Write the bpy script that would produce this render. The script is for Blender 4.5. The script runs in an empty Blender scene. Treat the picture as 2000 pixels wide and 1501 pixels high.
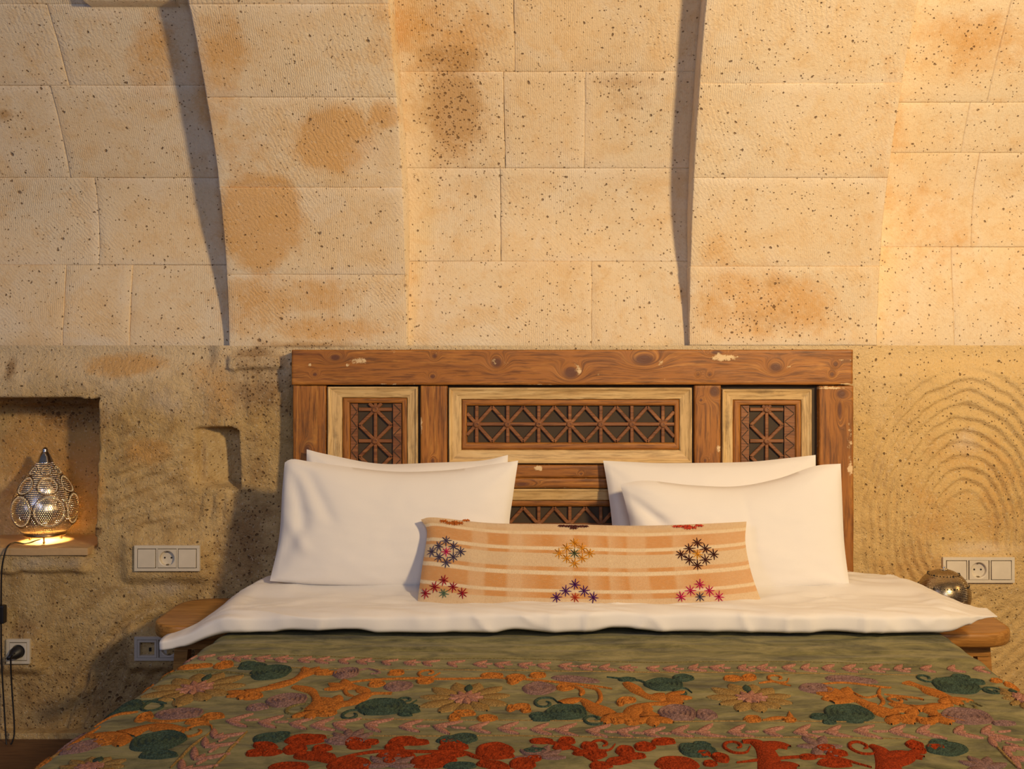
import bpy, bmesh, math, random
import numpy as np
from mathutils import Vector
random.seed(7)
SC = bpy.context.scene
COL = SC.collection
PI = math.pi
# ------------------------------------------------------------------ camera
F, CX, CY, CZ, D = 2260.0, 1080.0, 653.0, 1.15, 3.3     # focal length (px of 2000), principal point, height, distance to wall
cam_d = bpy.data.cameras.new('camera'); cam = bpy.data.objects.new('camera', cam_d); COL.objects.link(cam)
cam_d.sensor_width = 36; cam_d.lens = 36*F/2000; cam_d.shift_x = (1000-CX)/2000; cam_d.shift_y = (CY-750.5)/2000
cam.location = (0, -D, CZ); cam.rotation_euler = (PI/2, 0, 0); SC.camera = cam
# ------------------------------------------------------------------ light
w = bpy.data.worlds.new('world'); SC.world = w; w.use_nodes = True
w.node_tree.nodes['Background'].inputs[0].default_value = (0.80, 0.80, 0.95, 1)
w.node_tree.nodes['Background'].inputs[1].default_value = 0.065
def area(name, loc, target, size, energy, color, sy=None):
    l = bpy.data.lights.new(name, 'AREA'); l.shape = 'RECTANGLE'; l.size = size; l.size_y = sy or size
    l.energy = energy; l.color = color
    o = bpy.data.objects.new(name, l); COL.objects.link(o); o.location = loc
    o.rotation_euler = (Vector(target)-Vector(loc)).to_track_quat('-Z', 'Y').to_euler()
    return o
def spot(name, loc, target, deg, blend, size, energy, color):
    l = bpy.data.lights.new(name, 'SPOT'); l.spot_size = math.radians(deg); l.spot_blend = blend; l.shadow_soft_size = size
    l.energy = energy; l.color = color
    o = bpy.data.objects.new(name, l); COL.objects.link(o); o.location = loc
    o.rotation_euler = (Vector(target)-Vector(loc)).to_track_quat('-Z', 'Y').to_euler()
spot('ceiling_lamp_light', (1.45, -3.05, 1.98), (.35, 0, 1.85), 104, 1, .13, 385, (1.0, 0.73, 0.40))
area('right_wall_lamp_light', (2.7, -1.3, 1.7), (1.35, 0, 0.75), 0.3, 9, (1.0, 0.64, 0.26))
area('window_light', (0.35, -4.9, 2.0), (0, -0.3, 0.9), 0.8, 28, (0.86, 0.88, 1.0), 1.1)
area('side_window_light', (-2.3, -3.4, 2.2), (-0.6, -0.3, 1.3), 0.7, 13, (0.45, 0.55, 1.0), 1.0)
SC.view_settings.view_transform = 'Standard'; SC.view_settings.look = 'None'
SC.view_settings.gamma = 1; SC.view_settings.use_curve_mapping = False
SC.view_settings.exposure = 0.0

# ------------------------------------------------------------------ helpers
def P(px, py, Y):
    d = Y + D
    return ((px-CX)*d/F, Y, CZ-(py-CY)*d/F)
def XX(px, Y): return (px-CX)*(Y+D)/F
def ZZ(py, Y): return CZ-(py-CY)*(Y+D)/F
def smooth(a, b, x):
    t = np.clip((x-a)/(b-a), 0, 1); return t*t*(3-2*t)
_rs = np.random.RandomState(3); _T = _rs.rand(256, 256)
def vnoise(x, y, seed=0):
    x = np.asarray(x, float)+seed*17.3; y = np.asarray(y, float)+seed*9.7
    xi = np.floor(x).astype(int); yi = np.floor(y).astype(int)
    fx = x-xi; fy = y-yi; fx = fx*fx*(3-2*fx); fy = fy*fy*(3-2*fy)
    g = lambda a, b: _T[a & 255, b & 255]
    return (g(xi, yi)*(1-fx)+g(xi+1, yi)*fx)*(1-fy)+(g(xi, yi+1)*(1-fx)+g(xi+1, yi+1)*fx)*fy
def fbm(x, y, octs=4, seed=0):
    s = 0; a = .5
    for o in range(octs):
        s = s+a*(vnoise(x*2**o, y*2**o, seed+o)-.5)*2; a *= .5
    return s

def link(name, me, parent=None, mat=None, smooth_=False):
    if mat is not None and not me.materials: me.materials.append(mat)
    if smooth_: me.polygons.foreach_set('use_smooth', [True]*len(me.polygons))
    o = bpy.data.objects.new(name, me); COL.objects.link(o)
    if parent: o.parent = parent
    return o
def mesh(name, V, Fc):
    me = bpy.data.meshes.new(name); me.from_pydata([tuple(v) for v in V], [], [tuple(f) for f in Fc]); me.update(); return me
def empty(name, loc=(0, 0, 0)):
    o = bpy.data.objects.new(name, None); COL.objects.link(o); o.location = loc; o.empty_display_size = .05; return o
def adopt(o, parent):       # parent keeping world position
    o.parent = parent; o.matrix_parent_inverse = parent.matrix_world.inverted() if False else o.matrix_parent_inverse
    return o
def tag(o, label, cat, group=None, kind=None):
    if label: o['label'] = label
    if cat: o['category'] = cat
    if group: o['group'] = group
    if kind: o['kind'] = kind
    return o
def grid_mesh(name, X, Y, Z, attr=None, uv=None, flip=False, wrap_u=False):
    """X,Y,Z arrays (rows, cols)"""
    n, m = X.shape
    co = np.stack([X, Y, Z], -1).reshape(-1, 3).astype(np.float32)
    idx = np.arange(n*m).reshape(n, m)
    if wrap_u: idx = np.concatenate([idx, idx[:, :1]], 1)
    a = idx[:-1, :-1].ravel(); b = idx[:-1, 1:].ravel(); c = idx[1:, 1:].ravel(); d = idx[1:, :-1].ravel()
    q = np.stack([a, d, c, b] if flip else [a, b, c, d], -1)
    me = bpy.data.meshes.new(name); nf = len(q)
    me.vertices.add(len(co)); me.vertices.foreach_set('co', co.ravel())
    me.loops.add(nf*4); me.loops.foreach_set('vertex_index', q.ravel().astype(np.int32))
    me.polygons.add(nf); me.polygons.foreach_set('loop_start', np.arange(0, nf*4, 4, dtype=np.int32))
    me.update(calc_edges=True); me.validate()
    me.polygons.foreach_set('use_smooth', [True]*nf)
    if attr is not None:
        at = me.color_attributes.new('stain', 'FLOAT_COLOR', 'POINT')
        at.data.foreach_set('color', attr.reshape(-1, 4).astype(np.float32).ravel())
    if uv is not None:
        ul = me.uv_layers.new(name='UVMap'); u = uv.reshape(-1, 2)[q.ravel()]
        ul.data.foreach_set('uv', u.astype(np.float32).ravel())
    return me
def box_data(x0, x1, y0, y1, z0, z1, bev=0.0):
    bm = bmesh.new(); bmesh.ops.create_cube(bm, size=1)
    for v in bm.verts:
        v.co = Vector(((x0+x1)/2+v.co.x*(x1-x0), (y0+y1)/2+v.co.y*(y1-y0), (z0+z1)/2+v.co.z*(z1-z0)))
    if bev: bmesh.ops.bevel(bm, geom=bm.edges[:], offset=bev, segments=2, affect='EDGES', profile=.7)
    return bm
def bm_obj(name, bm, mat, parent=None, sm=False):
    me = bpy.data.meshes.new(name); bm.normal_update(); bm.to_mesh(me); bm.free()
    o = link(name, me, parent, mat, sm)
    return o
def box(name, x0, x1, y0, y1, z0, z1, mat, parent=None, bev=0.0):
    return bm_obj(name, box_data(x0, x1, y0, y1, z0, z1, bev), mat, parent)
def lathe_mesh(name, prof, seg=32, cap=True):
    V = []; Fc = []
    for r, z in prof:
        for k in range(seg):
            a = 2*PI*k/seg; V.append((r*math.cos(a), r*math.sin(a), z))
    for i in range(len(prof)-1):
        for k in range(seg):
            k2 = (k+1) % seg; Fc.append((i*seg+k, i*seg+k2, (i+1)*seg+k2, (i+1)*seg+k))
    if cap:
        Fc.append(tuple(range(seg-1, -1, -1))); Fc.append(tuple((len(prof)-1)*seg+k for k in range(seg)))
    me = mesh(name, V, Fc)
    return me
def tube_data(pts, r, seg=8):
    V = []; Fc = []; pts = [Vector(p) for p in pts]; n = len(pts); up = Vector((0.13, 1, 0.07)).normalized()
    for i, p in enumerate(pts):
        t = (pts[min(i+1, n-1)]-pts[max(i-1, 0)]).normalized()
        a = t.cross(up); a = a.normalized() if a.length > 1e-5 else Vector((1, 0, 0)); b = t.cross(a).normalized()
        rr = r[i] if isinstance(r, (list, tuple)) else r
        for k in range(seg):
            an = 2*PI*k/seg; V.append(p+a*rr*math.cos(an)+b*rr*math.sin(an))
    for i in range(n-1):
        for k in range(seg):
            k2 = (k+1) % seg; Fc.append((i*seg+k, i*seg+k2, (i+1)*seg+k2, (i+1)*seg+k))
    Fc.append(tuple(range(seg-1, -1, -1))); Fc.append(tuple((n-1)*seg+k for k in range(seg)))
    return V, Fc
def crspline(pts, n=10):
    P_ = [np.array(p, float) for p in pts]; P_ = [2*P_[0]-P_[1]]+P_+[2*P_[-1]-P_[-2]]; out = []
    for i in range(1, len(P_)-2):
        for k in range(n):
            t = k/n; a, b, c, d = P_[i-1], P_[i], P_[i+1], P_[i+2]
            out.append(.5*((2*b)+(-a+c)*t+(2*a-5*b+4*c-d)*t*t+(-a+3*b-3*c+d)*t**3))
    out.append(P_[-2]); return out

# ------------------------------------------------------------------ materials
class NT:
    def __init__(s, name):
        s.m = bpy.data.materials.new(name); s.m.use_nodes = True; s.t = s.m.node_tree
        s.b = s.t.nodes['Principled BSDF']; s.out = s.t.nodes['Material Output']
    def n(s, typ, **kw):
        nd = s.t.nodes.new(typ)
        for k, v in kw.items(): setattr(nd, k, v)
        return nd
    def set(s, sock, v):
        if v is None: return
        if isinstance(v, bpy.types.NodeSocket): s.t.links.new(v, sock)
        elif isinstance(v, (tuple, list)) and len(v) == 3 and sock.type == 'RGBA': sock.default_value = (*v, 1)
        else: sock.default_value = v
    def math(s, op, a, b=None, c=None, clamp=False):
        nd = s.n('ShaderNodeMath', operation=op, use_clamp=clamp)
        s.set(nd.inputs[0], a); s.set(nd.inputs[1], b); s.set(nd.inputs[2], c); return nd.outputs[0]
    def noise(s, vec, scale, detail=4, rough=.55, dist=0):
        nd = s.n('ShaderNodeTexNoise'); s.set(nd.inputs['Vector'], vec); nd.inputs['Scale'].default_value = scale
        nd.inputs['Detail'].default_value = detail; nd.inputs['Roughness'].default_value = rough; nd.inputs['Distortion'].default_value = dist
        return nd.outputs['Fac']
    def voro(s, vec, scale, feature='F1', rnd=1):
        nd = s.n('ShaderNodeTexVoronoi', feature=feature); s.set(nd.inputs['Vector'], vec); nd.inputs['Scale'].default_value = scale
        nd.inputs['Randomness'].default_value = rnd
        return nd
    def wave(s, vec, scale, dist, detail=2, direction='X', dscale=1.0):
        nd = s.n('ShaderNodeTexWave', bands_direction=direction); s.set(nd.inputs['Vector'], vec); nd.inputs['Scale'].default_value = scale
        nd.inputs['Distortion'].default_value = dist; nd.inputs['Detail'].default_value = detail; nd.inputs['Detail Scale'].default_value = dscale
        return nd.outputs['Fac']
    def ramp(s, fac, stops, interp='LINEAR'):
        nd = s.n('ShaderNodeValToRGB'); s.set(nd.inputs[0], fac); cr = nd.color_ramp; cr.interpolation = interp
        while len(cr.elements) < len(stops): cr.elements.new(.5)
        for e, (p, c) in zip(cr.elements, stops):
            e.position = p; e.color = (*c, 1) if isinstance(c, (tuple, list)) else (c, c, c, 1)
        return nd.outputs[0]
    def mapr(s, v, a, b, c=0, d=1):
        nd = s.n('ShaderNodeMapRange'); s.set(nd.inputs[0], v)
        for i, x in enumerate((a, b, c, d)): nd.inputs[i+1].default_value = x
        return nd.outputs[0]
    def mix(s, fac, a, b, mode='MIX'):
        nd = s.n('ShaderNodeMix', data_type='RGBA', blend_type=mode, clamp_factor=True)
        s.set(nd.inputs[0], fac); s.set(nd.inputs[6], a); s.set(nd.inputs[7], b); return nd.outputs[2]
    def pos(s): return s.n('ShaderNodeNewGeometry').outputs['Position']
    def obj(s): return s.n('ShaderNodeTexCoord').outputs['Object']
    def uv(s): return s.n('ShaderNodeTexCoord').outputs['UV']
    def scale(s, vec, v):
        nd = s.n('ShaderNodeMapping'); s.set(nd.inputs[0], vec); nd.inputs['Scale'].default_value = v; return nd.outputs[0]
    def attr(s, name='stain'):
        a = s.n('ShaderNodeAttribute', attribute_name=name); sp = s.n('ShaderNodeSeparateColor'); s.t.links.new(a.outputs['Color'], sp.inputs[0]); return sp.outputs
    def sepxyz(s, v):
        nd = s.n('ShaderNodeSeparateXYZ'); s.set(nd.inputs[0], v); return nd.outputs
    def bump(s, h, strength, dist, normal=None):
        nd = s.n('ShaderNodeBump'); s.set(nd.inputs['Height'], h); nd.inputs['Strength'].default_value = strength; nd.inputs['Distance'].default_value = dist
        if normal is not None: s.set(nd.inputs['Normal'], normal)
        return nd.outputs[0]
    def fin(s, color, rough=.8, normal=None, metallic=0, spec=.3, sheen=0):
        s.set(s.b.inputs['Base Color'], color); s.set(s.b.inputs['Roughness'], rough)
        if normal is not None: s.set(s.b.inputs['Normal'], normal)
        s.set(s.b.inputs['Metallic'], metallic); s.b.inputs['Specular IOR Level'].default_value = spec
        if sheen: s.b.inputs['Sheen Weight'].default_value = sheen
        return s.m
def plain(name, col, rough=.6, metallic=0, bumpy=0, scale=200, spec=.4, sheen=0):
    t = NT(name); p = t.obj(); n = t.noise(p, scale, 3)
    c = t.mix(n, tuple(x*.86 for x in col), tuple(min(1, x*1.1) for x in col))
    return t.fin(c, rough, t.bump(n, .5, bumpy) if bumpy else None, metallic, spec, sheen)

def stone_material(name, rock=False):
    t = NT(name); p = t.pos(); st = t.attr()
    big = t.noise(p, 2.6, 5, .6); mid = t.noise(p, 16, 5, .65, .4); fine = t.noise(p, 130, 4, .7); vf = t.noise(p, 420, 2, .6)
    if not rock:
        base = t.mix(t.mapr(big, .35, .68), (.76, .64, .46), (.80, .60, .36))
        base = t.mix(t.math('MULTIPLY', t.mapr(mid, .48, .66), .5), base, (.70, .47, .23)); base = t.mix(t.math('MULTIPLY', t.mapr(t.noise(p, 5.5, 6, .6, 1.2), .5, .62), .5), base, (.80, .69, .53))
    else:
        base = t.mix(t.mapr(big, .35, .68), (.70, .51, .25), (.58, .38, .14))
        base = t.mix(t.math('MULTIPLY', t.mapr(mid, .47, .66), .6), base, (.40, .24, .09)); base = t.mix(t.math('MULTIPLY', t.mapr(t.noise(p, 34, 5, .7), .5, .68), .4), base, (.34, .20, .08))
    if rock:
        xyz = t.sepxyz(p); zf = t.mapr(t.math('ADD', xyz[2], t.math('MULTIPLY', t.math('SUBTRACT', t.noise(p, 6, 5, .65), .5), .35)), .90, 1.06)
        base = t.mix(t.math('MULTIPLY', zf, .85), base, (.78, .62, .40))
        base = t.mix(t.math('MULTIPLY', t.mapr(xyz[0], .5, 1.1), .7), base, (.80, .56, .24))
    # ochre stains, edges broken by noise
    e = t.math('ADD', st[0], t.math('MULTIPLY', t.math('SUBTRACT', t.noise(p, 9, 7, .72), .5), 1.5))
    e = t.mapr(e, .22, .62)
    base = t.mix(t.math('MULTIPLY', e, .72), base, (.66, .36, .11))
    # painted lower-left shade and brown stains
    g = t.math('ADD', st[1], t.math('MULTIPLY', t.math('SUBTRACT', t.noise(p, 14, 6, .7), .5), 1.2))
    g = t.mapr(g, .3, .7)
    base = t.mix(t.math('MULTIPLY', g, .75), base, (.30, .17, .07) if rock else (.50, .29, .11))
    # chalky patches
    h = t.mapr(t.math('ADD', st[2], t.math('MULTIPLY', t.math('SUBTRACT', mid, .5), .8)), .3, .8)
    base = t.mix(t.math('MULTIPLY', h, .6), base, (.80, .70, .56))
    # speckles
    base = t.mix(t.math('MULTIPLY', t.mapr(fine, .56, .70), .45), base, (.50, .31, .13))
    base = t.mix(t.math('MULTIPLY', t.mapr(fine, .42, .30), .5), base, (.86, .76, .58))
    # vesicles: dark pits of three sizes
    warp = t.n('ShaderNodeVectorMath', operation='ADD'); t.set(warp.inputs[0], p)
    wn = t.n('ShaderNodeTexNoise'); t.set(wn.inputs['Vector'], p); wn.inputs['Scale'].default_value = 60
    wsc = t.n('ShaderNodeVectorMath', operation='SCALE'); t.t.links.new(wn.outputs['Color'], wsc.inputs[0]); wsc.inputs['Scale'].default_value = .012
    t.t.links.new(wsc.outputs[0], warp.inputs[1]); wp = warp.outputs[0]
    pits = None
    for sc, th, rare, gain in ((17, .075, .72, .35), (42, .13, .60, .6), (100, .19, .5, .9)):
        v = t.voro(wp, sc); col = t.sepxyz(v.outputs['Color'])[0]
        lim = t.math('SUBTRACT', rare+(.15 if rock else .17), t.math('MULTIPLY', st[1], gain))
        sel = t.math('GREATER_THAN', col, lim)
        size = t.math('MULTIPLY', t.math('MULTIPLY', t.mapr(col, 0, 1, .55, 1), th), t.math('ADD', 1.0, t.math('MULTIPLY', st[1], .7)))
        m = t.math('MULTIPLY', sel, t.mapr(t.math('SUBTRACT', v.outputs['Distance'], size), .03, -.03))
        pits = m if pits is None else t.math('MAXIMUM', pits, m)
    base = t.mix(t.math('MULTIPLY', pits, .82), base, (.17, .09, .04))
    # relief
    if not rock:
        ch = t.wave(p, 55, 5, 3, 'X', 2.5); ch2 = t.wave(p, 48, 6, 3, 'DIAGONAL', 2.0)
        chis = t.math('MULTIPLY', t.mix(t.mapr(t.noise(p, 4, 2), .45, .55), ch, ch2), t.mapr(t.noise(p, 3.1, 3), .35, .6, .1, 1))
        hgt = t.math('ADD', t.math('MULTIPLY', chis, .28), t.math('MULTIPLY', fine, .8))
    else:
        hgt = t.math('ADD', t.math('MULTIPLY', mid, 1.6), t.math('MULTIPLY', fine, 1.1))
    hgt = t.math('ADD', hgt, t.math('MULTIPLY', vf, .3))
    hgt = t.math('SUBTRACT', hgt, t.math('MULTIPLY', pits, 1.2))
    return t.fin(base, .9, t.bump(hgt, 1.0, .006 if rock else .0024), 0, .15)
M_stone = stone_material('tuff_block'); M_rock = stone_material('carved_rock', True)
M_mortar = plain('mortar', (.62, .46, .28), .95, 0, .002, 120, .1)

def wood_material(name, c0, c1, c2, horiz, chipcol=(.80, .60, .34), rough=.5):
    """attribute r = knots, g = chips, b = dirt; grain runs along X (horiz) or Z"""
    t = NT(name); p = t.pos(); st = t.attr()
    ps = t.scale(p, (1.6, 14, 22) if horiz else (22, 14, 1.6))
    kn = t.n('ShaderNodeVectorMath', operation='ADD'); t.set(kn.inputs[0], ps)
    cmb = t.n('ShaderNodeCombineXYZ'); s_ = t.math('MULTIPLY', st[0], 1.6); t.set(cmb.inputs[2 if horiz else 0], s_); t.t.links.new(cmb.outputs[0], kn.inputs[1]); ps = kn.outputs[0]
    g1 = t.noise(ps, 2.2, 5, .62, 1.1); g2 = t.noise(ps, 9, 4, .6, .4); blot = t.noise(p, 7, 4)
    c = t.ramp(g1, [(.33, c1), (.46, c0), (.54, c0), (.66, c2)])
    c = t.mix(t.math('MULTIPLY', t.mapr(g2, .47, .66), .7), c, tuple(x*.5 for x in c1))
    c = t.mix(t.math('MULTIPLY', t.mapr(blot, .5, .7), .35), c, c1)
    c = t.mix(t.mapr(st[0], .55, .85), c, (.13, .045, .018))
    dirt = t.mapr(t.math('ADD', st[2], t.math('MULTIPLY', t.math('SUBTRACT', t.noise(p, 40, 4, .7), .5), 1.0)), .3, .8)
    c = t.mix(t.math('MULTIPLY', dirt, .65), c, (.10, .06, .03))
    chp = t.mapr(t.math('ADD', st[1], t.math('MULTIPLY', t.math('SUBTRACT', t.noise(p, 75, 5, .75), .5), 1.5)), .55, .70)
    c = t.mix(t.math('MULTIPLY', chp, .85), c, chipcol)
    return t.fin(c, rough, t.bump(t.math('ADD', g2, t.math('MULTIPLY', chp, .8)), .5, .0012), 0, .4)
PINE = ((.36, .135, .022), (.19, .065, .012), (.50, .215, .040))
M_woodH = wood_material('pine_horizontal', *PINE, True); M_woodV = wood_material('pine_vertical', *PINE, False)
CREAM = ((.66, .45, .20), (.50, .31, .12), (.76, .57, .29))
M_creamH = wood_material('pale_wood_horizontal', *CREAM, True, (.34, .17, .06)); M_creamV = wood_material('pale_wood_vertical', *CREAM, False, (.34, .17, .06))
M_lat = wood_material('lattice_wood', (.25, .095, .03), (.15, .05, .018), (.36, .15, .05), True)
M_field = plain('dark_panel_field', (.055, .035, .018), .7, 0, .001, 60)
M_table = wood_material('varnished_table', (.46, .215, .05), (.34, .145, .03), (.56, .29, .08), True, rough=.35)

def fabric(name, col, scale=900, bumpd=.0004, wr=0.003, sheen=.15):
    t = NT(name); p = t.pos(); a = t.noise(p, scale, 2); b = t.noise(p, 7, 3, .5, .6)
    c = t.mix(t.math('MULTIPLY', a, .5), col, tuple(x*.9 for x in col))
    nb = t.bump(b, .35, wr); nb = t.bump(a, .4, bumpd, nb)
    return t.fin(c, .85, nb, 0, .15, sheen)
M_white = fabric('white_cotton', (.80, .77, .74))
M_sheet = fabric('mattress_ticking', (.80, .78, .74))
def velvet():
    t = NT('green_velvet'); p = t.pos()
    ps = t.scale(p, (3.2, 7, 7)); a = t.noise(ps, 2.6, 6, .72, .6); b = t.noise(p, 500, 2); c2 = t.noise(p, 60, 4, .7)
    c = t.ramp(a, [(.34, (.06, .055, .022)), (.45, (.14, .13, .05)), (.55, (.23, .205, .08)), (.70, (.34, .30, .13))])
    c = t.mix(t.math('MULTIPLY', t.mapr(c2, .5, .7), .3), c, (.13, .12, .055))
    c = t.mix(t.math('MULTIPLY', b, .35), c, (.14, .13, .06))
    nb = t.bump(t.noise(t.scale(p, (2, 9, 9)), 3, 4), .5, .012); nb = t.bump(t.math('ADD', b, c2), .4, .0012, nb)
    return t.fin(c, .9, nb, 0, .1, .08)
M_velvet = velvet()
def wool(name, c):
    t = NT(name); p = t.pos(); a = t.noise(p, 260, 3, .6); b = t.voro(p, 330).outputs['Distance']
    cc = t.mix(t.mapr(a, .4, .65), tuple(x*.62 for x in c), tuple(min(1, x*1.15) for x in c))
    return t.fin(cc, .95, t.bump(b, .9, .0015), 0, .08, .0)
W = {k: wool('wool_'+k, c) for k, c in dict(pink=(.42, .20, .14), orange=(.46, .16, .03), teal=(.055, .085, .06), mauve=(.25, .145, .125), red=(.32, .04, .008), tan=(.33, .205, .07), olive=(.20, .16, .06)).items()}
M_plate = plain('switch_plastic', (.70, .62, .48), .35, 0, 0, 30, .5)
M_plate2 = plain('switch_plastic_grey', (.52, .46, .38), .4, 0, 0, 30, .5)
M_black = plain('black_rubber', (.012, .011, .012), .45, 0, 0, 50, .5)
M_hole = plain('socket_hole', (.02, .015, .01), .8)
M_clip = plain('brass_clip', (.35, .28, .18), .35, .9)
M_chrome = plain('polished_silver', (.78, .74, .72), .16, 1, 0, 80)
M_bead = plain('pale_bead', (.90, .78, .55), .35, .35, 0, 80)
M_bronze = plain('worn_bronze', (.34, .22, .12), .3, 1, 0, 80)
def pierced(name, col, rough, du, dv, hr):
    t = NT(name); u = t.uv(); s = t.sepxyz(u)
    row = t.math('MULTIPLY', s[1], dv); ri = t.math('FLOOR', row)
    off = t.math('MULTIPLY', t.math('MODULO', ri, 2), .5)
    a = t.math('SUBTRACT', t.math('FRACT', t.math('ADD', t.math('MULTIPLY', s[0], du), off)), .5)
    b = t.math('SUBTRACT', t.math('FRACT', row), .5)
    d = t.math('SQRT', t.math('ADD', t.math('MULTIPLY', a, a), t.math('MULTIPLY', b, b)))
    hole = t.math('LESS_THAN', d, hr)
    ring = t.mapr(d, hr, hr+.2)
    eng = t.mapr(t.math('ABSOLUTE', b), .30, .42); cc = t.mix(t.noise(t.obj(), 60, 3), tuple(x*.8 for x in col), col); cc = t.mix(t.math('MULTIPLY', eng, .7), cc, (.22, .15, .08))
    t.fin(cc, rough, t.bump(ring, .7, .0012), 1)
    tr = t.n('ShaderNodeBsdfTransparent'); mx = t.n('ShaderNodeMixShader')
    t.t.links.new(hole, mx.inputs[0]); t.t.links.new(t.b.outputs[0], mx.inputs[1]); t.t.links.new(tr.outputs[0], mx.inputs[2]); t.t.links.new(mx.outputs[0], t.out.inputs[0])
    return t.m
M_pierce = pierced('pierced_silver', (.95, .88, .78), .27, 100, 40, .15)
M_pierce2 = pierced('pierced_dark_silver', (.50, .40, .27), .26, 120, 44, .14)
tb = NT('bulb_glow'); tb.fin((1, .8, .4), .5); tb.b.inputs['Emission Color'].default_value = (1, .68, .28, 1); tb.b.inputs['Emission Strength'].default_value = 1.6; M_bulb = tb.m
M_floor = None
tf = NT('dark_wood_floor'); _p = tf.pos(); _n = tf.noise(tf.scale(_p, (3, 18, 3)), 3, 5, .6, .5)
M_floor = tf.fin(tf.ramp(_n, [(.3, (.09, .045, .022)), (.6, (.17, .085, .04)), (.8, (.22, .12, .06))]), .5, tf.bump(_n, .3, .002))

# ------------------------------------------------------------------ the setting: vault wall
def rib_y(z):
    t = np.maximum(np.asarray(z, float)-1.1, 0); return -.46*t*t
def rec_y(z):
    t = np.asarray(z, float)-1.1; return rib_y(z)+.03+.105*smooth(0, .5, t)
def z_at(py, fn):
    z = 1.15
    for _ in range(40): z = CZ-(py-CY)*(float(fn(z))+D)/F
    return z
STO = [(510, 430, 85, 95, 1.0), (425, 130, 55, 130, .55), (470, 300, 60, 80, .45), (60, 930, 120, 120, .9), (150, 960, 60, 80, .9), (655, 275, 78, 65, .95), (750, 225, 32, 30, .8), (560, 575, 150, 42, .6), (480, 600, 60, 60, .5),
       (300, 110, 55, 90, .5), (300, 190, 60, 60, .4), (850, 60, 130, 110, .5), (1500, 590, 170, 75, .55), (230, 712, 90, 25, .6), (268, 712, 14, 16, 1.2), (1900, 80, 130, 90, .4), (1820, 420, 90, 120, .35),
       (1740, 300, 40, 200, .35), (640, 640, 120, 30, .5), (1900, 960, 160, 140, .35), (40, 950, 150, 60, .5), (1680, 420, 60, 40, .2), (1400, 500, 40, 60, .3), (830, 560, 50, 80, .2), (1790, 1110, 90, 60, .4),
       (300, 880, 50, 30, .5), (420, 760, 50, 80, .4), (60, 560, 20, 20, .2), (-250, 300, 150, 120, .5), (2300, 500, 160, 90, .5)]
STB_SHADE = [(880, 110, 75, 28, .75), (885, 215, 65, 105, .95), (870, 315, 60, 20, .5), (1220, 160, 85, 22, .65), (1225, 195, 70, 38, .45), (1500, 620, 110, 50, .45), (1110, 400, 110, 70, .22), (100, 170, 50, 18, .45),
       (8, 225, 20, 18, .8), (640, 630, 120, 22, .2), (1880, 100, 90, 60, .22), (1490, 590, 60, 30, .3), (510, 750, 70, 90, .75), (600, 672, 120, 8, .9), (500, 690, 60, 14, .7), (20, 720, 14, 26, .8), (110, 820, 130, 30, .85), (60, 800, 130, 14, .9), (150, 940, 60, 40, .25),
       (500, 900, 40, 120, .45), (480, 1050, 60, 120, .7), (190, 1280, 40, 40, .4), (45, 1225, 35, 25, .75), (195, 1130, 20, 20, .3), (1700, 700, 30, 60, .25), (850, 25, 60, 30, .2), (193, 1035, 10, 10, 1.0), (230, 1350, 230, 130, .55), (60, 1380, 100, 90, .5), (420, 1180, 90, 120, .5),  # patches beside the pillows and at lower left paint shade over brown rock
       (1840, 1150, 40, 40, .2), (465, 780, 30, 40, .3), (1520, 550, 30, 14, .6), (430, 1000, 60, 60, .2), (1870, 1000, 200, 200, .08)]
STW = [(720, 300, 60, 60, .6), (470, 210, 120, 20, .4), (1080, 300, 150, 20, .4), (1090, 400, 100, 60, .4), (300, 640, 150, 60, .3), (1790, 300, 60, 20, .3), (1890, 860, 40, 40, .6), (1650, 60, 80, 60, .3), (90, 1095, 110, 16, .6),
       (320, 1150, 100, 25, .5), (560, 20, 160, 60, .4), (330, 790, 60, 40, .5), (1900, 640, 100, 20, .5), (150, 480, 120, 160, .3), (1920, 1070, 90, 20, .6), (1550, 660, 160, 10, .4)]
def stain_shade_masks(X, Y, Z):
    px = CX+X*F/(Y+D); py = CY-(Z-CZ)*F/(Y+D); out = np.zeros(X.shape+(4,)); out[..., 3] = 1
    for c, lst in enumerate((STO, STB_SHADE, STW)):
        for (a, b, rx, ry, s) in lst:
            q = ((px-a)/rx)**2+((py-b)/ry)**2
            out[..., c] = np.maximum(out[..., c], s*np.exp(-.8*q*q) if c == 0 else s*np.exp(-.9*q))
    return out
XL, XR, ZT = -2.7, 2.9, 2.62
zz = np.linspace(.0, ZT, 60); xx = np.linspace(XL, XR, 60)
gx, gz = np.meshgrid(xx, zz)
wall = link('wall_back', grid_mesh('wall_back', gx, rec_y(gz)+.33, gz), None, M_mortar); wall['kind'] = 'structure'
wall['label'] = 'cave wall with dressed tuff vault blocks above and chiselled rock below'
NBLK = [0]
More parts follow.
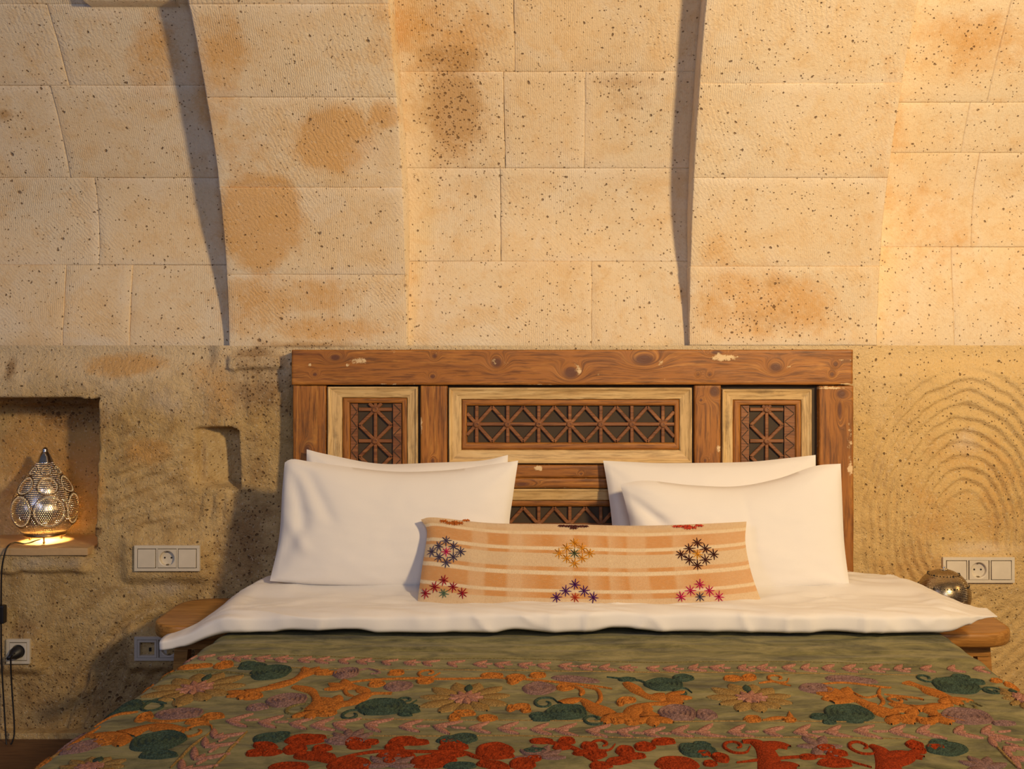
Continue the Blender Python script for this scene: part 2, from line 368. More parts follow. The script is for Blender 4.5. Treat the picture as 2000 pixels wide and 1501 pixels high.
def block(x0, x1, z0, z1, fn, deep=.06, off=0.0, gap=.0004):
    """one dressed stone following the curve of the vault"""
    gap = random.choice((0, .0001, .0003)); x0 += gap; x1 -= gap; z0 += gap; z1 -= gap; sd = random.random()*50; NBLK[0] += 1
    n = max(3, int((z1-z0)/.02)); m = max(3, int((x1-x0)/.02))
    e = .0035
    X_ = np.concatenate([[x0, x0], np.linspace(x0+e, x1-e, m), [x1, x1]]); Z_ = np.concatenate([[z0, z0], np.linspace(z0+e, z1-e, n), [z1, z1]])
    X, Z = np.meshgrid(X_, Z_)
    tiltx = random.uniform(-.0015, .0015); tiltz = random.uniform(-.0015, .0015)
    Y = fn(Z)+off+random.uniform(-.0012, .0012)+tiltx*(X-(x0+x1)/2)/(x1-x0)+tiltz*(Z-(z0+z1)/2)/(z1-z0)+.0022*fbm(X*7+sd, Z*7, 3)
    edge = np.zeros_like(X); edge[:, 1] = edge[:, -2] = 1; edge[1, :] = edge[-2, :] = 1
    Y = Y+edge*.0012*(1+1.2*fbm(X*30+sd, Z*30, 2))
    X = X+(np.abs(X-(x0+x1)/2) > (x1-x0)/2-.0001)*.002*fbm(Z*25, Z*0+sd, 2); Z = Z+0
    A = stain_shade_masks(X, Y, Z); ed = np.minimum(np.minimum(X-x0, x1-X), np.minimum(Z-z0, z1-Z)); A[..., 2] = np.maximum(A[..., 2], .75*np.exp(-(ed/.035)**2)*(.6+fbm(X*5+sd, Z*5, 3)))
    b = np.zeros_like(X, bool); b[:, 0] = b[:, -1] = True; b[0, :] = b[-1, :] = True
    Y = np.where(b, np.maximum(Y, fn(Z)+off)+deep, Y)
    me = grid_mesh('stone_block', X, Y, Z, A)
    return link('stone_block', me, wall, M_stone)
def rows(pys, fn, top=True):
    z = [z_at(p, fn) for p in pys]
    while z[-1] < ZT-.05: z.append(min(ZT, z[-1]+.25))
    return z
xLl, xLr = XX(447, 0), XX(795, 0); xRl, xRr = XX(1346, 0), XX(1713, 0)
ZB = 1.115
def course(xa, xb, zs, joints, fn, deep=.06, rnd=.42):
    for i in range(len(zs)-1):
        js = joints[i] if i < len(joints) else [xa+(xb-xa)*random.random()*.9]
        js = sorted(j for j in js if xa+.06 < j < xb-.06)
        e = [xa]+js+[xb]
        for a, b in zip(e[:-1], e[1:]):
            n = max(1, int(round((b-a)/.62))) if b-a > .9 and (a <= XL+.01 or b >= XR-.01) else 1
            for k in range(n): block(a+(b-a)*k/n, a+(b-a)*(k+1)/n, zs[i], zs[i+1], fn, deep)
def J(py, *pxs):
    z = z_at(py, rec_y); return [XX(p, float(rec_y(z))) for p in pxs]
zL = rows([688, 517, 347, 167, 8], rec_y); zL[0] = ZB
course(XL, xLl+.06, zL, [J(600, 125, 255), J(430, 193), J(250, 118), J(90, 115), J(0, -80, 300)], rec_y)
zC = rows([688, 510, 328, 140, -30], rec_y); zC[0] = ZB
course(xLr-.06, xRl+.06, zC, [J(600, 1155), J(420, 978), J(235, 985, 1142), J(60, 1004), J(0, 900)], rec_y)
zR = rows([688, 482, 298, 200, -5], rec_y); zR[0] = ZB
course(xRr-.06, XR, zR, [J(560, 1860), J(390, 1900), J(250, 1885), J(100, 1950), J(0, 1800)], rec_y)
zl = rows([688, 536, 366, 190, 8], rib_y); zl[0] = ZB
for i in range(len(zl)-1): block(xLl, xLr, zl[i], zl[i+1], rib_y, .2)
zr = rows([676, 520, 347, 163, -20], rib_y); zr[0] = ZB+.004
for i in range(len(zr)-1): block(xRl, xRr, zr[i], zr[i+1], rib_y, .2)
# proud block high in the left bay
zt_ = z_at(14, rec_y); yt_ = float(rec_y(zt_))
block(XX(178, yt_), XX(352, yt_), zt_, zt_+.28, rec_y, .12, -.055)

# ------------------------------------------------------------------ rock-cut lower wall (height field)
def arcs(px, py, cx, cy, ex, sp, sharp=1.0, wob=3.5, seed=0):
    r = np.sqrt(((px-cx)/ex)**2+(py-cy)**2)+wob*fbm(px/45, py/45, 3, seed)*3
    s = .5+.5*np.sin(2*PI*r/sp); return s**.6*sharp, r
def rock_y(X, Z):
    px = CX+X*F/D; py = CY-(Z-CZ)*F/D
    y = .010*fbm(X*2.2, Z*2.2, 4, 5)+.0045*fbm(X*16, Z*16, 4, 8)+  .0028*fbm(X*55, Z*55, 3, 9)
    # right hand concentric gouges
    _, r = arcs(px, py, 1885, 1035, .66, 24); q = (r/24.0) % 1.0; s = np.where(q < .3, q/.3, (1-q)/.7)
    m = smooth(365, 300, r)*smooth(50, 100, r)*smooth(1665, 1700, px)
    m = m*(1-.45*smooth(1000, 1160, py)*smooth(1800, 1900, px))*(.55+.45*smooth(-.3, .3, fbm(px/80, py/80, 3, 2)+.2))
    m = m*(.45+.55*smooth(850, 1000, px*.6+py*.1-350+py*.2))
    y = y-m*.0125*(s-.5)*(1+.5*fbm(px/14, py/14, 2, 77))
    # left lower fan
    _, r = arcs(px, py, 520, 1520, 1.0, 27, seed=4); q = (r/27.0) % 1.0; s = np.where(q < .7, q/.7, (1-q)/.3)
    m = smooth(455, 400, r)*smooth(110, 150, r)*smooth(1160, 1200, py)*smooth(470, 400, px)*smooth(60, 150, px)
    y = y-m*.017*(s-.5)*(1+.5*fbm(px/14, py/14, 2, 78))
    # slanted strokes beside the niche
    q = py+.30*px+14*fbm(px/70, py/70, 3, 6)
    m = smooth(200, 240, px)*smooth(380, 330, px)*smooth(830, 870, py)*smooth(1060, 1010, py)
    y = y-m*.012*(np.sin(2*PI*q/25)*.5)*(.6+.8*fbm(px/40, py/20, 2, 3))
    q = px+.1*py+10*fbm(px/60, py/60, 3, 7)
    m = smooth(370, 400, px)*smooth(500, 450, px)*smooth(955, 975, py)*smooth(1030, 1010, py)
    y = y+m*.006*np.maximum(0, np.sin(2*PI*q/22))
    # rough scar left of the headboard
    m = smooth(380, 440, px)*smooth(575, 560, px)*smooth(700, 720, py)
    y = y+m*(.012*fbm(X*14, Z*5, 4, 12))-m*.012*smooth(1000, 800, py)
    # wall swells: left part bulges towards the sill, falls back low down
    y = y-.012*smooth(500, 300, px)*smooth(1180, 1000, py)
    y = y+.03*smooth(1180, 1400, py)*smooth(600, 300, px)
    # blend to the courses above
    y = y*smooth(688, 760, py)*.9+.1*y+.022*smooth(740, 690, py)*smooth(1690, 1740, px)+.022*smooth(740, 690, py)*smooth(430, 400, px)
    # flat beds cut for the electrical plates
    for (a, b, c, d, dep) in ((262, 390, 1065, 1115, -.017), (12, 58, 1247, 1296, -.006), (262, 350, 1242, 1292, -.006), (1842, 1982, 1088, 1138, -.006)):
        m = smooth(a-34, a-6, px)*smooth(b+34, b+6, px)*smooth(c-30, c-6, py)*smooth(d+30, d+6, py); y = y*(1-m)+dep*m+.0015*fbm(X*40, Z*40, 2)*m
    # sill mound under the niche
    m = smooth(-140, 0, px)*smooth(185, 160, px)*smooth(1072, 1080, py)*smooth(1122, 1110, py+8*fbm(px/25, py*0, 2)); y = y-m*.02
    # big niche
    wob = 5*fbm(px/30, py/30, 3, 21)
    m = smooth(198, 190, px+wob+.03*(py-777))*smooth(-215, -205, px)*smooth(776, 781, py+.7*wob*(px > 120))*smooth(1071, 1067, py)
    y = y+m*(.20+.018*fbm(X*6, Z*6, 4, 31)-.05*smooth(1000, 1060, py)*0-.06*smooth(150, 190, px)*0)
    lip = smooth(776, 781, py)*smooth(800, 794, py+8*fbm(px/18, py*0, 3, 5))*smooth(198, 190, px)*smooth(-215, -205, px)
    y = y-lip*.03
    # small niche: scooped, deepest at its right end
    m = smooth(380, 388, px)*smooth(470, 466, px+.4*wob)*smooth(832, 837, py+.6*wob+np.maximum(0, (px-455))*.0)*smooth(950, 940, py-.1*(px-380))
    rc = (np.maximum(0, px-452)**2+np.maximum(0, 850-py)**2) < 17**2
    m = m*np.where((px > 452) & (py < 850), rc, 1)
    y = y+m*(.02+.075*smooth(378, 450, px))
    m2 = smooth(340, 385, px)*smooth(400, 385, px)*smooth(850, 880, py)*smooth(950, 925, py); y = y+m2*.02*smooth(340, 400, px)
    # plaster roll under the left rib
    m = smooth(440, 455, px)*smooth(565, 545, px)*smooth(692, 697, py)*smooth(724, 714, py+.25*wob-.3*(px-445)*(px < 465)); y = y-m*.022
    return y
hx = np.arange(XL, XR, .0052); hz = np.arange(-.02, ZB+.004, .0052)
gx, gz = np.meshgrid(hx, hz); gy = rock_y(gx, gz)
A = stain_shade_masks(gx, gy*0, gz)
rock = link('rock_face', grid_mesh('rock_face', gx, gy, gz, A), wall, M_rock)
# slab forming the niche sill
sb = box_data(XX(-195, 0), XX(181, 0), -.034, .19, ZZ(1080, 0), ZZ(1067, 0)+.002, .004)
bmesh.ops.subdivide_edges(sb, edges=sb.edges[:], cuts=6, use_grid_fill=True)
for v in sb.verts:
    v.co.y += .003*float(fbm(v.co.x*30, v.co.z*30, 2)); v.co.z += .0015*float(fbm(v.co.x*20, v.co.y*20, 2, 3))
M_sill = plain('sill_stone', (.60, .40, .20), .7, 0, .002, 60, .2)
bm_obj('niche_sill', sb, M_sill, wall)
SILL = ZZ(1067, 0)+.002
fl = box('floor', XL, XR, -4.6, .12, -.05, 0, M_floor); fl['kind'] = 'structure'; fl['label'] = 'dark brown wooden floor beside the bed'
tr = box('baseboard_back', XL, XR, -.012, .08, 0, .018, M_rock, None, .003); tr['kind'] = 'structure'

# ------------------------------------------------------------------ headboard
hb = empty('headboard', (0, 0, 0))
tag(hb, 'reddish brown wooden headboard with cream framed lattice panels behind pillows', 'headboard')
YH = -.085
def plank(name, x0, x1, z0, z1, yf, yb, mat, parent, horiz=True, knots=(), chips=(), dirt=(), wav=.0012, res=.005, seed=0):
    m = max(3, int((x1-x0)/res)); n = max(3, int((z1-z0)/res)); e = .0022
    X_ = np.concatenate([[x0, x0], np.linspace(x0+e, x1-e, m), [x1, x1]]); Z_ = np.concatenate([[z0, z0], np.linspace(z0+e, z1-e, n), [z1, z1]])
    X, Z = np.meshgrid(X_, Z_)
    Y = np.full_like(X, yf)+.0007*fbm(X*12, Z*40, 3, seed) if horiz else np.full_like(X, yf)+.0007*fbm(X*40, Z*12, 3, seed)
    Y[:, 1] += e*.8; Y[:, -2] += e*.8; Y[1, :] += e*.8; Y[-2, :] += e*.8
    A = np.zeros(X.shape+(4,)); A[..., 3] = 1
    px = CX+X*F/(yf+D); py = CY-(Z-CZ)*F/(yf+D)
    for (a, b, rx, ry) in knots: A[..., 0] = np.maximum(A[..., 0], np.exp(-.5*(((px-a)/rx)**2+((py-b)/ry)**2)))
    for (a, b, rx, ry, s) in chips: A[..., 1] = np.maximum(A[..., 1], s*np.exp(-.7*(((px-a)/rx)**2+((py-b)/ry)**2)))
    for (a, b, rx, ry, s) in dirt: A[..., 2] = np.maximum(A[..., 2], s*np.exp(-.7*(((px-a)/rx)**2+((py-b)/ry)**2)))
    dx = np.minimum(X-x0, x1-X); dz = np.minimum(Z-z0, z1-Z); ed = np.minimum(dx, dz)
    A[..., 1] = np.maximum(A[..., 1], .42*np.exp(-(ed/.0018)**2))
    b = np.zeros_like(X, bool); b[:, 0] = b[:, -1] = True; b[0, :] = b[-1, :] = True
    wob = wav*fbm(X*18+seed, Z*18, 3, seed+2)
    X = X+np.where(dx < .003, wob, 0); Z = Z+np.where(dz < .003, wob, 0)
    Y = np.where(b, yb, Y)
    # second pass: outer ring must have a front copy -> handled by columns 1 / -2 sitting near the edge
    return link(name, grid_mesh(name, X, Y, Z, A), parent, mat)
def hX(px, Y=YH): return XX(px, Y)
def hZ(py, Y=YH): return ZZ(py, Y)
ZBOT = .36
box('back_board', hX(580), hX(1655), -.055, -.028, ZBOT, hZ(690), M_field, hb)
TR_CH = [(700, 705, 18, 7, .8), (605, 712, 4, 3, 1.1), (678, 713, 4, 4, 1.0), (965, 705, 8, 9, .7), (985, 708, 16, 12, .5), (1130, 722, 10, 14, .75), (1165, 730, 10, 8, .4), (1290, 710, 12, 12, .6), (1415, 698, 26, 8, .95), (1400, 690, 40, 4, .6), (1540, 715, 10, 6, .6), (1300, 740, 30, 3, .5),
         (1650, 702, 16, 4, .7), (760, 750, 60, 2, .6), (1050, 751, 50, 2, .6), (850, 690, 10, 3, .6), (770, 686, 12, 3, .6), (1655, 750, 20, 3, .8)]
plank('top_rail', hX(570), hX(1665), hZ(751), hZ(683), YH-.004, -.03, M_woodH, hb, True,
      [(655, 698, 12, 7), (970, 708, 12, 11), (1115, 728, 17, 13), (1258, 702, 24, 12), (1515, 717, 14, 10), (615, 731, 5, 4), (849, 695, 5, 5), (1386, 731, 4, 4), (1363, 731, 3, 3), (1625, 731, 5, 5), (1632, 711, 5, 5), (1400, 688, 14, 5), (845, 735, 6, 5)], TR_CH, [(690, 700, 60, 8, .5), (1000, 690, 30, 8, .3), (1400, 745, 100, 5, .35)], seed=1)
plank('stile', hX(572), hX(636), ZBOT, hZ(752.5), YH, -.03, M_woodV, hb, False, [(600, 880, 7, 12)], [(574, 740, 4, 8, .8)], [(600, 850, 40, 60, .5)], seed=2)
plank('stile', hX(1600), hX(1667), ZBOT, hZ(753), YH, -.03, M_woodV, hb, False, [(1643, 769, 11, 10), (1640, 800, 5, 20)], [(1620, 757, 40, 3, .9), (1660, 860, 8, 40, .65), (1661, 915, 6, 18, .9), (1655, 1115, 20, 8, .6)], [(1662, 1000, 8, 60, .4)], seed=3)
plank('stile', hX(821), hX(873), hZ(1140), hZ(753), YH+.003, -.03, M_woodV, hb, False, [(845, 900, 4, 6)], [(823, 830, 3, 20, .8), (846, 800, 18, 3, .4)], [(870, 800, 6, 60, .4)], seed=4)
plank('stile', hX(1357), hX(1408), hZ(1140), hZ(752), YH+.003, -.03, M_woodV, hb, False, [(1394, 764, 9, 11), (1369, 781, 4, 4), (1377, 899, 4, 5)], [(1404, 875, 5, 9, .9), (1390, 890, 12, 10, .5)], [(1395, 765, 14, 14, .4)], seed=5)
plank('middle_rail', hX(875), hX(1356), hZ(933), hZ(908), YH+.002, -.03, M_woodH, hb, True, [(1135, 925, 4, 3)], [(1052, 914, 10, 6, 1.0), (1120, 932, 60, 2, .4)], [(1170, 930, 30, 20, .3)], seed=6)
plank('middle_rail', hX(875), hX(1356), hZ(953), hZ(933.6), YH+.001, -.03, M_woodH, hb, True, [(1020, 945, 18, 4)], [(1060, 952, 60, 2, .5)], [(1040, 950, 60, 4, .7), (1180, 940, 30, 20, .4)], seed=7)
plank('bottom_rail', hX(637), hX(1599), ZBOT, hZ(1142), YH, -.03, M_woodH, hb, True, seed=8)

def frame_piece(name, outer, inner, prof, mats, parent, seed=0, chips=()):
    """moulding of four mitred sides; outer/inner = (x0,x1,z0,z1); prof = [(t, y)] from outer (t=0) to inner (t=1)"""
    (a0, a1, b0, b1), (c0, c1, d0, d1) = outer, inner
    oc = [(a0, b0), (a1, b0), (a1, b1), (a0, b1)]; ic = [(c0, d0), (c1, d0), (c1, d1), (c0, d1)]
    for k in range(4):
        (xo0, zo0), (xo1, zo1) = oc[k], oc[(k+1) % 4]; (xi0, zi0), (xi1, zi1) = ic[k], ic[(k+1) % 4]
        L = max(abs(xo1-xo0), abs(zo1-zo0)); n = max(4, int(L/.008)); s = np.linspace(0, 1, n)
        pr = []
        for i in range(len(prof)-1):
            (t0, y0), (t1, y1) = prof[i], prof[i+1]
            for q in np.linspace(0, 1, 4 if t1-t0 > .15 else 2)[:-1]: pr.append((t0+(t1-t0)*q, y0+(y1-y0)*q))
        pr.append(prof[-1]); t = np.array([p[0] for p in pr]); yv = np.array([p[1] for p in pr])
        S, T = np.meshgrid(s, t); Yv = np.repeat(yv[:, None], n, 1)
        X = (xo0+(xo1-xo0)*S)*(1-T)+(xi0+(xi1-xi0)*S)*T; Z = (zo0+(zo1-zo0)*S)*(1-T)+(zi0+(zi1-zi0)*S)*T
        w_ = .0012*fbm(X*25+seed, Z*25+k, 3, seed); X = X+w_*(T > .9)*(k in (1, 3)); Z = Z+w_*(T > .9)*(k in (0, 2))
        A = np.zeros(X.shape+(4,)); A[..., 3] = 1
        px = CX+X*F/(YH+D); py = CY-(Z-CZ)*F/(YH+D)
        for (a, b, rx, ry, sv) in chips: A[..., 2] = np.maximum(A[..., 2], sv*np.exp(-.7*(((px-a)/rx)**2+((py-b)/ry)**2)))
        A[..., 2] = np.maximum(A[..., 2], .38*(T > .96)+.3*(T < .04))
        me = grid_mesh(name, X, Yv, Z, A)
        link(name, me, parent, mats[0] if k in (0, 2) else mats[1])
YF = -.0575     # dark field plane
def carved_panel(x0, x1, y0, y1, brd, lat, seed, dirt):
    """pixel rectangles on the headboard plane"""
    g = lambda q, Y=YH: (hX(q[0]), hX(q[1]), hZ(q[3]), hZ(q[2]))
    O = g((x0, x1, y0, y1)); B = g(brd); L = g(lat)
    p = box('carved_panel', O[0], O[1], YF, -.05, O[2], O[3], M_field, hb)
    frame_piece('panel_moulding', O, B, [(0, -.060), (.01, -.082), (.12, -.083), (.2, -.077), (.75, -.074), (.97, -.073), (1, -.064)], (M_creamH, M_creamV), p, seed, dirt)
    # brown border with clipped corners painted round the lattice
    frame_piece('panel_border', B, L, [(0, -.066), (.08, -.0705), (.9, -.0700), (1, -.060)], (M_woodH, M_woodV), p, seed+3)
    return p, L
def bar(p, xa, za, xb, zb, wd=.0095, y=-.0675, th=.009, name='lattice_bar', mat=None):
    dx, dz = xb-xa, zb-za; L = math.hypot(dx, dz); nx, nz = -dz/L, dx/L; V = []
    for (px_, pz_) in ((xa, za), (xb, zb)):
        for off, dy in ((-1, th), (-1, .0015), (-.6, 0), (.6, 0), (1, .0015), (1, th)):
            V.append((px_+nx*off*wd/2, y+dy, pz_+nz*off*wd/2))
    Fc = [(i, i+1, i+7, i+6) for i in range(5)]+[(0, 5, 4, 3, 2, 1), (6, 7, 8, 9, 10, 11)]
    me = mesh(name, V, Fc); at = me.color_attributes.new('stain', 'FLOAT_COLOR', 'POINT')
    for d_ in at.data: d_.color = (0, .28 if random.random() < .15 else .08, 0, 1)
    return link(name, me, p, mat or M_lat)
def boss(p, x, z):
    me = lathe_mesh('lattice_boss', [(.0085, 0), (.0085, .003), (.006, .0045), (.0035, .0045), (.003, .0025)], 14)
    for v in me.vertices: v.co = Vector((x+v.co.x, -.0685-v.co.z, z+v.co.y))
    link('lattice_boss', me, p, M_lat)
def centre_lattice(p, L, nst=7, c0=930, c1=1296):
    z0, z1 = L[2], L[3]; zc = (z0+z1)/2; h = (z1-z0)/2
    xs = [hX(c0+(c1-c0)*k/(nst-1)) for k in range(nst)]; dx = xs[1]-xs[0]
    bar(p, L[0], zc, L[1], zc, y=-.0672)
    for i, x in enumerate(xs):
        bar(p, x, z0, x, z1, y=-.0668); boss(p, x, zc)
        for sx in (-1, 1):
            xe = x+sx*dx/2; r = 1.0
            if xe < L[0]: r = (x-L[0])/(dx/2)
            if xe > L[1]: r = (L[1]-x)/(dx/2)
            for sz in (-1, 1): bar(p, x, zc, x+sx*dx/2*r, zc+sz*(h-.003)*r, y=-.0676)
def side_lattice(p, L, xc, ys, mir=1):
    x0, x1 = hX(xc-34), hX(xc+34); X = hX(xc); zb = L[2]; dz = hZ(ys[0])-hZ(ys[1]); hw = (x1-x0)/2
    # side strips carrying an incised zigzag
    for (a, b) in ((L[0], x0), (x1, L[1])):
        wd = b-a; box('lattice_strip', a+.001, b-.001, -.0655, YF, zb+.001, L[3]-.001, M_lat, p)
        z = L[3]; k = 0; st = dz/4
        while z > zb+st:
            if k % 2 == 0: bar(p, a+.003, z-.002, b-.003, z-st, .0022, -.0672, .002, 'zigzag_rib', M_field)
            else: bar(p, b-.003, z-.002, a+.003, z-st, .0022, -.0672, .002, 'zigzag_rib', M_field)
            z -= st; k += 1
    bar(p, X, L[3], X, zb, y=-.0668)
    for y_ in ys:
        z = hZ(y_); bar(p, x0+.002, z, x1-.002, z, y=-.0672); boss(p, X, z)
        for sz in (-1, 1):
            r = 1.0
            if z+sz*dz/2 > L[3]: r = (L[3]-z)/(dz/2)
            if z+sz*dz/2 < zb: r = (z-zb)/(dz/2)
            if r < .08: continue
            for sx in (-1, 1): bar(p, X, z, X+sx*(hw-.004)*r, z+sz*dz/2*r, y=-.0676)
p, L = carved_panel(876, 1352, 757, 905, (901, 1328, 780, 879), (911, 1318, 793, 865), 1, [(1345, 800, 8, 30, .35), (1330, 885, 10, 10, .3), (1000, 760, 60, 3, .3), (1200, 895, 60, 8, .25)])
centre_lattice(p, L)
p, L = carved_panel(876, 1352, 955, 1103, (901, 1328, 978, 1077), (911, 1318, 991, 1063), 11, [(1180, 965, 60, 10, .3)])
centre_lattice(p, L)
YS = [800, 862, 924, 986, 1048]
p, L = carved_panel(639, 815, 755, 1135, (667, 794, 777, 1112), (682, 783, 788, 1100), 21, [(655, 850, 5, 40, .6), (803, 880, 6, 30, .4), (740, 760, 40, 4, .3)])
side_lattice(p, L, 731, YS)
p, L = carved_panel(1411, 1586, 760, 1135, (1433, 1567, 781, 1112), (1449, 1556, 792, 1100), 31, [(1422, 830, 6, 45, .8), (1500, 764, 40, 5, .6), (1570, 772, 12, 6, .5), (1580, 830, 5, 30, .35)])
side_lattice(p, L, 1500, YS)

# ------------------------------------------------------------------ bed
ZBED = .44; BC = .057; BA = .845; BR = .055
bed = empty('bed', (BC, -1.15, 0)); tag(bed, 'double bed with white mattress under the green embroidered bedspread', 'bed')
def loc(o, root): o.location = tuple(-c for c in root.location); return o
bm = box_data(BC-.85, BC+.86, -2.12, -.10, .21, ZBED-.014, .035); loc(bm_obj('mattress', bm, M_sheet, bed, True), bed)
loc(box('bed_base', BC-.85, BC+.87, -2.1, -.11, .05, .209, M_table, bed, .005), bed)
for sx in (-1, 1):
    for yy in (-2.0, -.2): loc(box('leg', BC+sx*.75-.03, BC+sx*.75+.03, yy-.03, yy+.03, 0.0, .0505, M_table, bed), bed)

def flare(s, y):
    t = np.maximum(-y-.48, 0); return np.where(np.asarray(s) < 0, .966+.092*t, 1.003+.025*t)
def bed_surf(s, y, h=0.0):
    """s = flattened coordinate from bed centre; returns x,y,z arrays; h = height above cloth"""
    s = np.asarray(s, float); y = np.asarray(y, float)+0*s
    sg = np.sign(s); a = np.abs(s); flat = BA-.005
    q = PI/2*BR
    th = np.clip((a-flat)/BR, 0, PI/2); dn = np.maximum(0, a-flat-q)
    x = np.minimum(a, flat)+(BR+h)*np.sin(th); z = ZBED-BR+(BR+h)*np.cos(th)-dn
    fold = .022*np.sin(y*9+1.3*sg)*smooth(0, .25, dn)+.012*np.sin(y*23)*smooth(.05, .3, dn)
    x = x+fold+.04*smooth(0, .4, dn)
    # gentle wrinkles
    wr = .0035*fbm(s*1.7+3, y*9, 3, 40)+.0026*fbm(s*4, y*24, 3, 42)+.005*smooth(-.95, -.6, y)*fbm(s*3, y*34, 3, 43)
    z = z+wr*(1-smooth(0, .1, dn))
    return BC+sg*x*(1+(flare(s, y)-1)*np.clip(a/.3, 0, 1)*1.0), y, z
ss = np.concatenate([np.linspace(-1.28, -.94, 26), np.linspace(-.93, -.80, 26), np.linspace(-.79, .79, 210), np.linspace(.80, .93, 26), np.linspace(.94, 1.28, 26)])
yy = np.linspace(-.42, -2.16, 260)
S, Yg = np.meshgrid(ss, yy); X, Y, Z = bed_surf(S, Yg)
spread = link('bedspread', grid_mesh('bedspread', X, Y, Z, flip=True), None, M_velvet)
sm = spread.modifiers.new('thick', 'SOLIDIFY'); sm.thickness = .004; sm.offset = -1
tag(spread, 'moss green velvet bedspread embroidered with orange teal and pink wool flowers', 'bedspread')
if True:
    bpy.context.view_layer.update()

# --- embroidery: each motif is its own piece of raised wool work
def px2bed(px, py):
    d = (CZ-ZBED)*F/(py-CY); y = d-D; s = (px-CX)*d/F-BC; return s/float(flare(s, y)), y
OFF = {'L': 0, 'C': 650, 'R': 1300}
def zp(c, x, y): return px2bed(OFF[c]+x/2.857, 1201+y/2.857)
class Mo:
    def __init__(s): s.V = []; s.F = []
    def add(s, V, Fc):
        b = len(s.V); s.V += V; s.F += [tuple(b+i for i in f) for f in Fc]
    def stroke(s, pts, w, h=.0032, taper=True, n=6):
        pts = crspline(pts, n) if len(pts) > 2 else [np.array(pts[0])+(np.array(pts[1])-np.array(pts[0]))*t for t in np.linspace(0, 1, 7)]
        pts = [np.array(p) for p in pts]; N = len(pts); rows_ = []
        for i, p in enumerate(pts):
            t = pts[min(N-1, i+1)]-pts[max(0, i-1)]; L = np.hypot(*t) or 1; nrm = np.array((-t[1], t[0]))/L
            f = i/(N-1); ww = w
            if callable(w): ww = w(f)
            elif taper: ww = w*max(.18, min(1, 5*f, 5*(1-f)))
            for q, hh in ((-.5, -.001), (-.42, h*.75), (0, h), (.42, h*.75), (.5, -.001)): rows_.append((p[0]+nrm[0]*q*ww, p[1]+nrm[1]*q*ww, hh))
        V = rows_; Fc = [(5*i+k, 5*i+k+1, 5*i+k+6, 5*i+k+5) for i in range(N-1) for k in range(4)]
        s.add(V, Fc)
    def leaf(s, a, b, w, h=.0034):
        s.stroke([a, b], lambda f: w*(.12+math.sin(PI*min(1, f*1.0))**.75*.9), h)
    def disc(s, c, rx, ry, rot=0, h=.0036, rings=4, seg=28, wob=.04, point=0):
        V = [(c[0], c[1], h)]; nr = rings*6; ca, sa = math.cos(rot), math.sin(rot)
        for i in range(1, nr+1):
            f = i/nr
            for k in range(seg):
                a = 2*PI*k/seg; r = f*(1+wob*math.sin(5*a+c[0]*70)+point*max(0, math.cos(a))**6)
                hh = h*1.35*(.62+.38*math.cos(2*PI*(f*rings+a/(2*PI)))) if i < nr else -.001
                u, v = r*rx*math.cos(a), r*ry*math.sin(a); V.append((c[0]+ca*u-sa*v, c[1]+sa*u+ca*v, hh))
        Fc = [(0, 1+k, 1+(k+1) % seg) for k in range(seg)]
        for i in range(nr-1):
            for k in range(seg):
                k2 = (k+1) % seg; Fc.append((1+i*seg+k, 1+(i+1)*seg+k, 1+(i+1)*seg+k2, 1+i*seg+k2))
        s.add(V, Fc)
    def curl(s, c, r, turns=1.3, w=.006, sgn=1, rot=0):
        pts = [(c[0]+r*(1-.75*t)*math.cos(rot+sgn*turns*2*PI*t), c[1]+1.5*r*(1-.75*t)*math.sin(rot+sgn*turns*2*PI*t)) for t in np.linspace(0, 1, 9)]
        s.stroke(pts, w)
    def build(s, name, mat, parent=None, lift=0.0):
        V = np.array([(v[0], v[1], v[2]+lift) for v in s.V]); X, Y, Z = bed_surf(V[:, 0], V[:, 1], V[:, 2])
        # above-cloth height also on flat part handled inside bed_surf (BR+h)
        me = mesh(name, np.stack([X, Y, Z], -1), s.F)
        bm = bmesh.new(); bm.from_mesh(me); bmesh.ops.recalc_face_normals(bm, faces=bm.faces[:]); bm.to_mesh(me); bm.free()
        return link(name, me, parent or spread, mat, True)
R = random.Random(11)
def sprig(pt, rot=0, sc=1.0):
    m = Mo(); c, s_ = math.cos(rot), math.sin(rot); sc *= R.uniform(.9, 1.1)
    f = lambda u, v: (pt[0]+sc*(c*u-s_*v), pt[1]+sc*(s_*u+c*v))
    m.leaf(f(-.026, 0), f(.014, .034), .0135); m.leaf(f(-.026, 0), f(.014, -.034), .0135); m.leaf(f(-.027, 0), f(-.002, 0), .012)
    if R.random() < .6: m.stroke([f(.005, 0), f(.03, .001)], .007)
    m.build('embroidered_sprig', W['pink'])
for c, y0, y1, xs in (('C', 250, 302, (80, 180, 320, 440, 550, 690, 835, 950, 1080, 1190, 1310, 1420, 1540, 1650, 1800, 1900)), ('R', 296, 300, (180, 300, 450, 560, 700, 800, 920, 1040, 1190, 1320, 1470, 1620, 1770)), ('L', 232, 250, (1060, 1150, 1260, 1350, 1470, 1580, 1710, 1810)),
                      ('C', 612, 655, (80, 260, 450, 640, 830, 990, 1170, 1320, 1500, 1660, 1810)), ('R', 650, 660, (110, 260, 430, 620, 800, 970, 1140, 1330, 1480, 1680, 1840)), ('L', 590, 612, (1350, 1520, 1690, 1820))):
    for x in xs:
        f = (x-xs[0])/(xs[-1]-xs[0]); up = y0 < 500
        sprig(zp(c, x, y0+(y1-y0)*f), R.uniform(-.25, .25), .72 if up else .95)
for x, y in ((1250, 660), (1205, 712), (1150, 770), (1080, 835)): sprig(zp('L', x, y), 1.2, 1.0)
